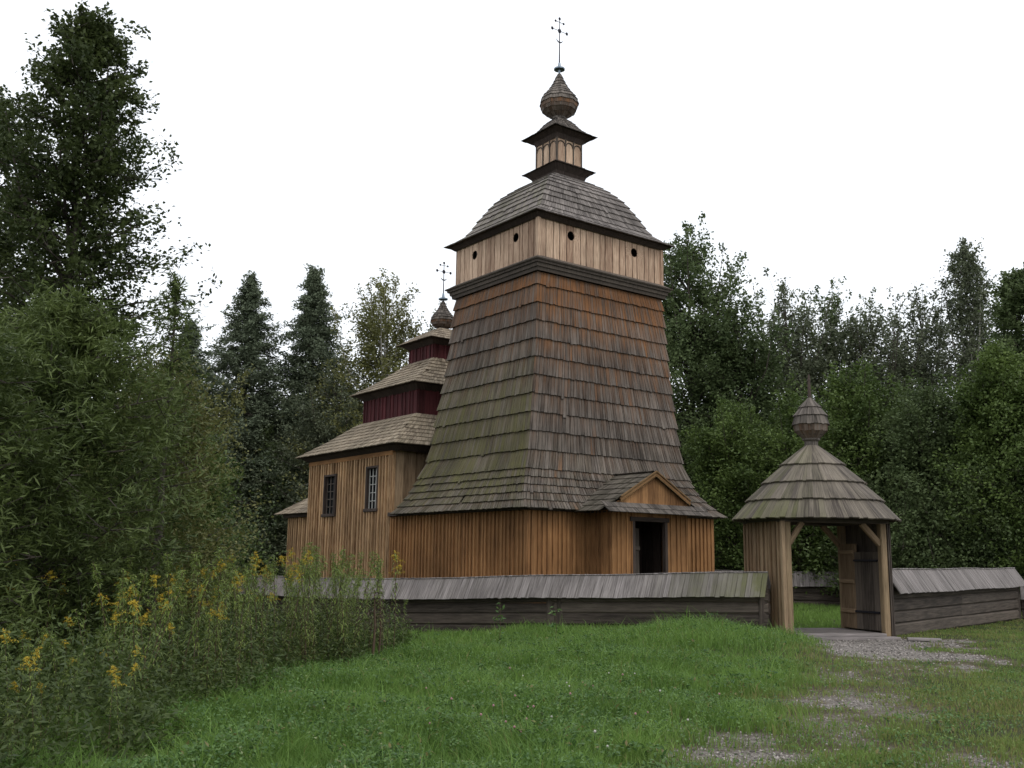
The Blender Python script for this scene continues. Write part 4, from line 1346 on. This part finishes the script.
# yard lawn seen through the gate and behind the walls
def yard():
    n = 45000
    y = rng.uniform(25.5, 50, n); x = rng.uniform(2, 19, n)
    k = (x / y > .24) & (x / y < .40)
    x, y = x[k], y[k]; n = len(x); z = hgt(x, y)
    h = rng.uniform(.08, .2, n); w = .03
    pw = rng.uniform(0, 6.28, n); sx, sy = np.cos(pw) * w / 2, np.sin(pw) * w / 2
    v = np.stack([np.stack([x - sx, y - sy, z], 1), np.stack([x + sx, y + sy, z], 1), np.stack([x + rng.normal(0, .05, n), y + rng.normal(0, .05, n), z + h], 1)], 1)
    o = np_mesh('yard_grass', v, 3, [(0, 1, 2)], L_GRASS, rng.random(n) * .6 + .4)
    tag(o, 'bright lawn inside the yard seen through the gate', 'grass', kind='stuff')
yard()
# clover and other small flat leaves between the blades
n = 150000
t = rng.random(n); y = 7.2 * (23 / 7.2) ** t; x = (rng.random(n) * 2 - 1) * (y * .515 + .3)
k = (vnoise(x, y, .55, 14) > .40) & (rng.random(n) > gravel(x, y)) & (x > np.vectorize(edge_x)(y) - .3) & (rng.random(n) < .35 + .65 * lush(x, y))
x, y = x[k], y[k]
lu = lush(x, y)
cpts = np.stack([x, y, hgt(x, y) + gh(x, y, lu) * rng.uniform(.45, 1.0, len(x))], 1)
v = leaves(cpts, .006, 1, .034, .022, up=1.2, droop=0)
o = np_mesh('clover', v, 4, QUAD, L_CLOVER, rng.random(len(v)), rnd2=(rng.random(len(v)) < .02) * .8)
tag(o, 'small clover leaves scattered through the grass', 'clover', kind='stuff')
# broad low weeds in patches, mixed into the meadow
wp = []
while len(wp) < 900:
    y = 7.4 * (22 / 7.4) ** random.random(); x = random.uniform(-1, 1) * (y * .515)
    if x < edge_x(y) - .2 or float(vnoise(x, y, .7, 31)) < .52 or float(gravel(x, y)) > .5: continue
    l_ = float(lush(x, y))
    if random.random() > .25 + .75 * l_: continue
    wp.append((x, y, fz(x, y) + float(gh(x, y, l_)) * random.uniform(.5, .95)))
v = leaves(np.array(wp), .045, 11, .062, .030, flat=.35, up=1.6)
o = np_mesh('meadow_weeds', v, 4, QUAD, L_WEED2, np.clip(np.repeat(rng.random(len(wp)) * .6, 11) + rng.random(len(v)) * .4, 0, 1), rnd2=(rng.random(len(v)) < .06) * .8)
tag(o, 'low broad leaved weeds in patches between the meadow grass', 'weeds', kind='stuff')
# gravel stones
n = 42000
t = rng.random(n); y = 7.2 * (24 / 7.2) ** t; x = rng.uniform(-1, 11, n)
k = rng.random(n) < gravel(x, y) ** 1.3
x, y = x[k], y[k]; n = len(x)
s = rng.uniform(.006, .022, n) * (1 + .3 * (y > 15))
z = hgt(x, y) - .018
oc = np.array([[1, 0, 0], [0, 1, 0], [-1, 0, 0], [0, -1, 0], [0, 0, .7], [0, 0, -.7]], float)
j = rng.uniform(.6, 1.3, (n, 6, 1)); an = rng.uniform(0, 6.28, n)
vx = oc[None, :, :] * j * s[:, None, None]
rx = vx[:, :, 0] * np.cos(an)[:, None] - vx[:, :, 1] * np.sin(an)[:, None]
ry = vx[:, :, 0] * np.sin(an)[:, None] + vx[:, :, 1] * np.cos(an)[:, None]
v = np.stack([rx + x[:, None], ry + y[:, None], vx[:, :, 2] + z[:, None] + s[:, None] * .3], 2)
ST = leafmat('gravel_stone', (.10, .09, .08), (.42, .38, .35), trans=0.0, rough=.9, spec=.2)
o = np_mesh('gravel', v, 6, [(0, 1, 4), (1, 2, 4), (2, 3, 4), (3, 0, 4), (1, 0, 5), (2, 1, 5), (3, 2, 5), (0, 3, 5)], ST, rng.random(n))
tag(o, 'pale gravel on the way up to the gate', 'gravel', kind='stuff')

# pink and white clover flower heads in the meadow
CLV = simple('clover_flower_pink', (.32, .17, .18), .8)
CLW = simple('clover_flower_white', (.42, .41, .36), .8)
protoF = {}
for i in range(30):
    px = random.gauss(560, 70) if i < 34 else random.uniform(380, 740); py = random.uniform(660, 735)
    D = 1.42 / ((py - 560) / 1010); x = X(px, D)
    if lush(np.array([x]), np.array([D]))[0] < .6: continue
    white = i % 3 == 0
    if white not in protoF:
        r_ = empty('clover_flower', (0, 0, 0))
        m1 = MB(); m1.tube([(0, 0, 0), (.01, 0, .12), (0, .01, .24)], [.002] * 3, 4); m1.build('stem', L_WEED, r_)
        m2 = MB(); m2.ball((0, .01, .25), .0105, 8); m2.build('bloom', CLW if white else CLV, r_)
        protoF[white] = r_; o = r_
    else: o = copy_tree(protoF[white])
    o.location = (x, D, fz(x, D)); o.rotation_euler = (0, 0, random.uniform(0, 6)); s = random.uniform(.85, 1.2); o.scale = (s, s, s)
    tag(o, ('white' if white else 'pink') + ' clover flower head standing in the meadow grass', 'flower', ('white' if white else 'pink') + ' clover flowers of the meadow')

# broad leaved plant low in the middle foreground
def dock(x, y, n, label, L0=.13):
    r_ = empty('dock_plant', (x, y, fz(x, y)), 0, label, 'plant')
    vv = []
    for k in range(n):
        a = random.uniform(0, 6.28); l = L0 * random.uniform(.6, 1.2); b = random.uniform(.02, .3); h0 = random.uniform(.06, .2)
        bx, by = math.cos(a) * b, math.sin(a) * b
        d = Vector((math.cos(a), math.sin(a), random.uniform(-.2, .3))).normalized(); s = d.cross(Vector((0, 0, 1))).normalized() * l * .36
        p = Vector((bx, by, h0))
        vv.append([p, p + d * l * .4 + s + Vector((0, 0, .015)), p + d * l * .8 + s * .7, p + d * l - Vector((0, 0, .02)), p + d * l * .8 - s * .7, p + d * l * .4 - s + Vector((0, 0, .015))])
    np_mesh('leaf_rosette', np.array([[list(q) for q in r] for r in vv]), 6, [(0, 1, 2, 3), (0, 3, 4, 5)], L_CLOVER, rng.random(n), r_)
    mb = MB()
    for k in range(6): mb.tube([(0, 0, 0), (random.uniform(-.1, .1), random.uniform(-.1, .1), .2)], [.004, .003], 4)
    mb.build('stalk', L_WEED, r_)
dock(X(578, 9.1), 9.1, 40, 'broad leaved dock plant low in the middle of the foreground grass', .085)
dock(X(545, 8.7), 8.7, 30, 'smaller dock plant left of the broad leaved one', .07)
# tall single weeds before the low wall
def stalk(px, D, H, label):
    x = X(px, D)
    r_ = empty('tall_weed', (x, D, fz(x, D)), 0, label, 'plant')
    mb = MB(); mb.tube([(0, 0, 0), (.02, 0, H * .5), (.0, .02, H)], [.006, .005, .003], 5); mb.build('stem', STEM, r_)
    c = np.array([(random.gauss(0, .07), random.gauss(0, .07), H * random.uniform(.2, 1)) for k in range(20)])
    vv = leaves(c, .03, 2, .12, .04)
    np_mesh('foliage', vv, 4, QUAD, L_CLOVER, rng.random(len(vv)), r_)
stalk(503, 20.5, .95, 'single leafy weed standing before the middle of the long wall')
stalk(558, 21.0, .75, 'thin dry weed before the long wall, right of the leafy one')
for px_, D_, H_, lb_ in ((379, 16.9, 1.15, 'dark dead stalk at the right end of the thicket, leftmost of the pair'), (385, 17.1, 1.0, 'dark dead stalk at the right end of the thicket, rightmost of the pair')):
    x = X(px_, D_)
    r_ = empty('dead_stalk', (x, D_, fz(x, D_)), 0, lb_, 'plant')
    mb = MB(); mb.tube([(0, 0, 0), (.02, 0, H_ * .5), (-.01, .02, H_)], [.022, .017, .008], 6); mb.build('stem', STEM, r_)
    c = np.array([(random.gauss(0, .05), random.gauss(0, .05), H_ * random.uniform(.3, 1)) for k in range(26)])
    vv = leaves(c, .03, 3, .10, .02); np_mesh('withered_leaves', vv, 4, QUAD, DRYL, rng.random(len(vv)), r_)
# loose board and stone beside the path
mb = MB(); mb.box((-.35, -.13, 0), (.35, .13, .06), rnd=.9)
o = mb.build('loose_plank', W_FROOF); o.location = (9.25, 22.9, .0); o.rotation_euler = (0, 0, R(-14)); tag(o, 'short grey plank lying beside the gravel right of the gate', 'plank')
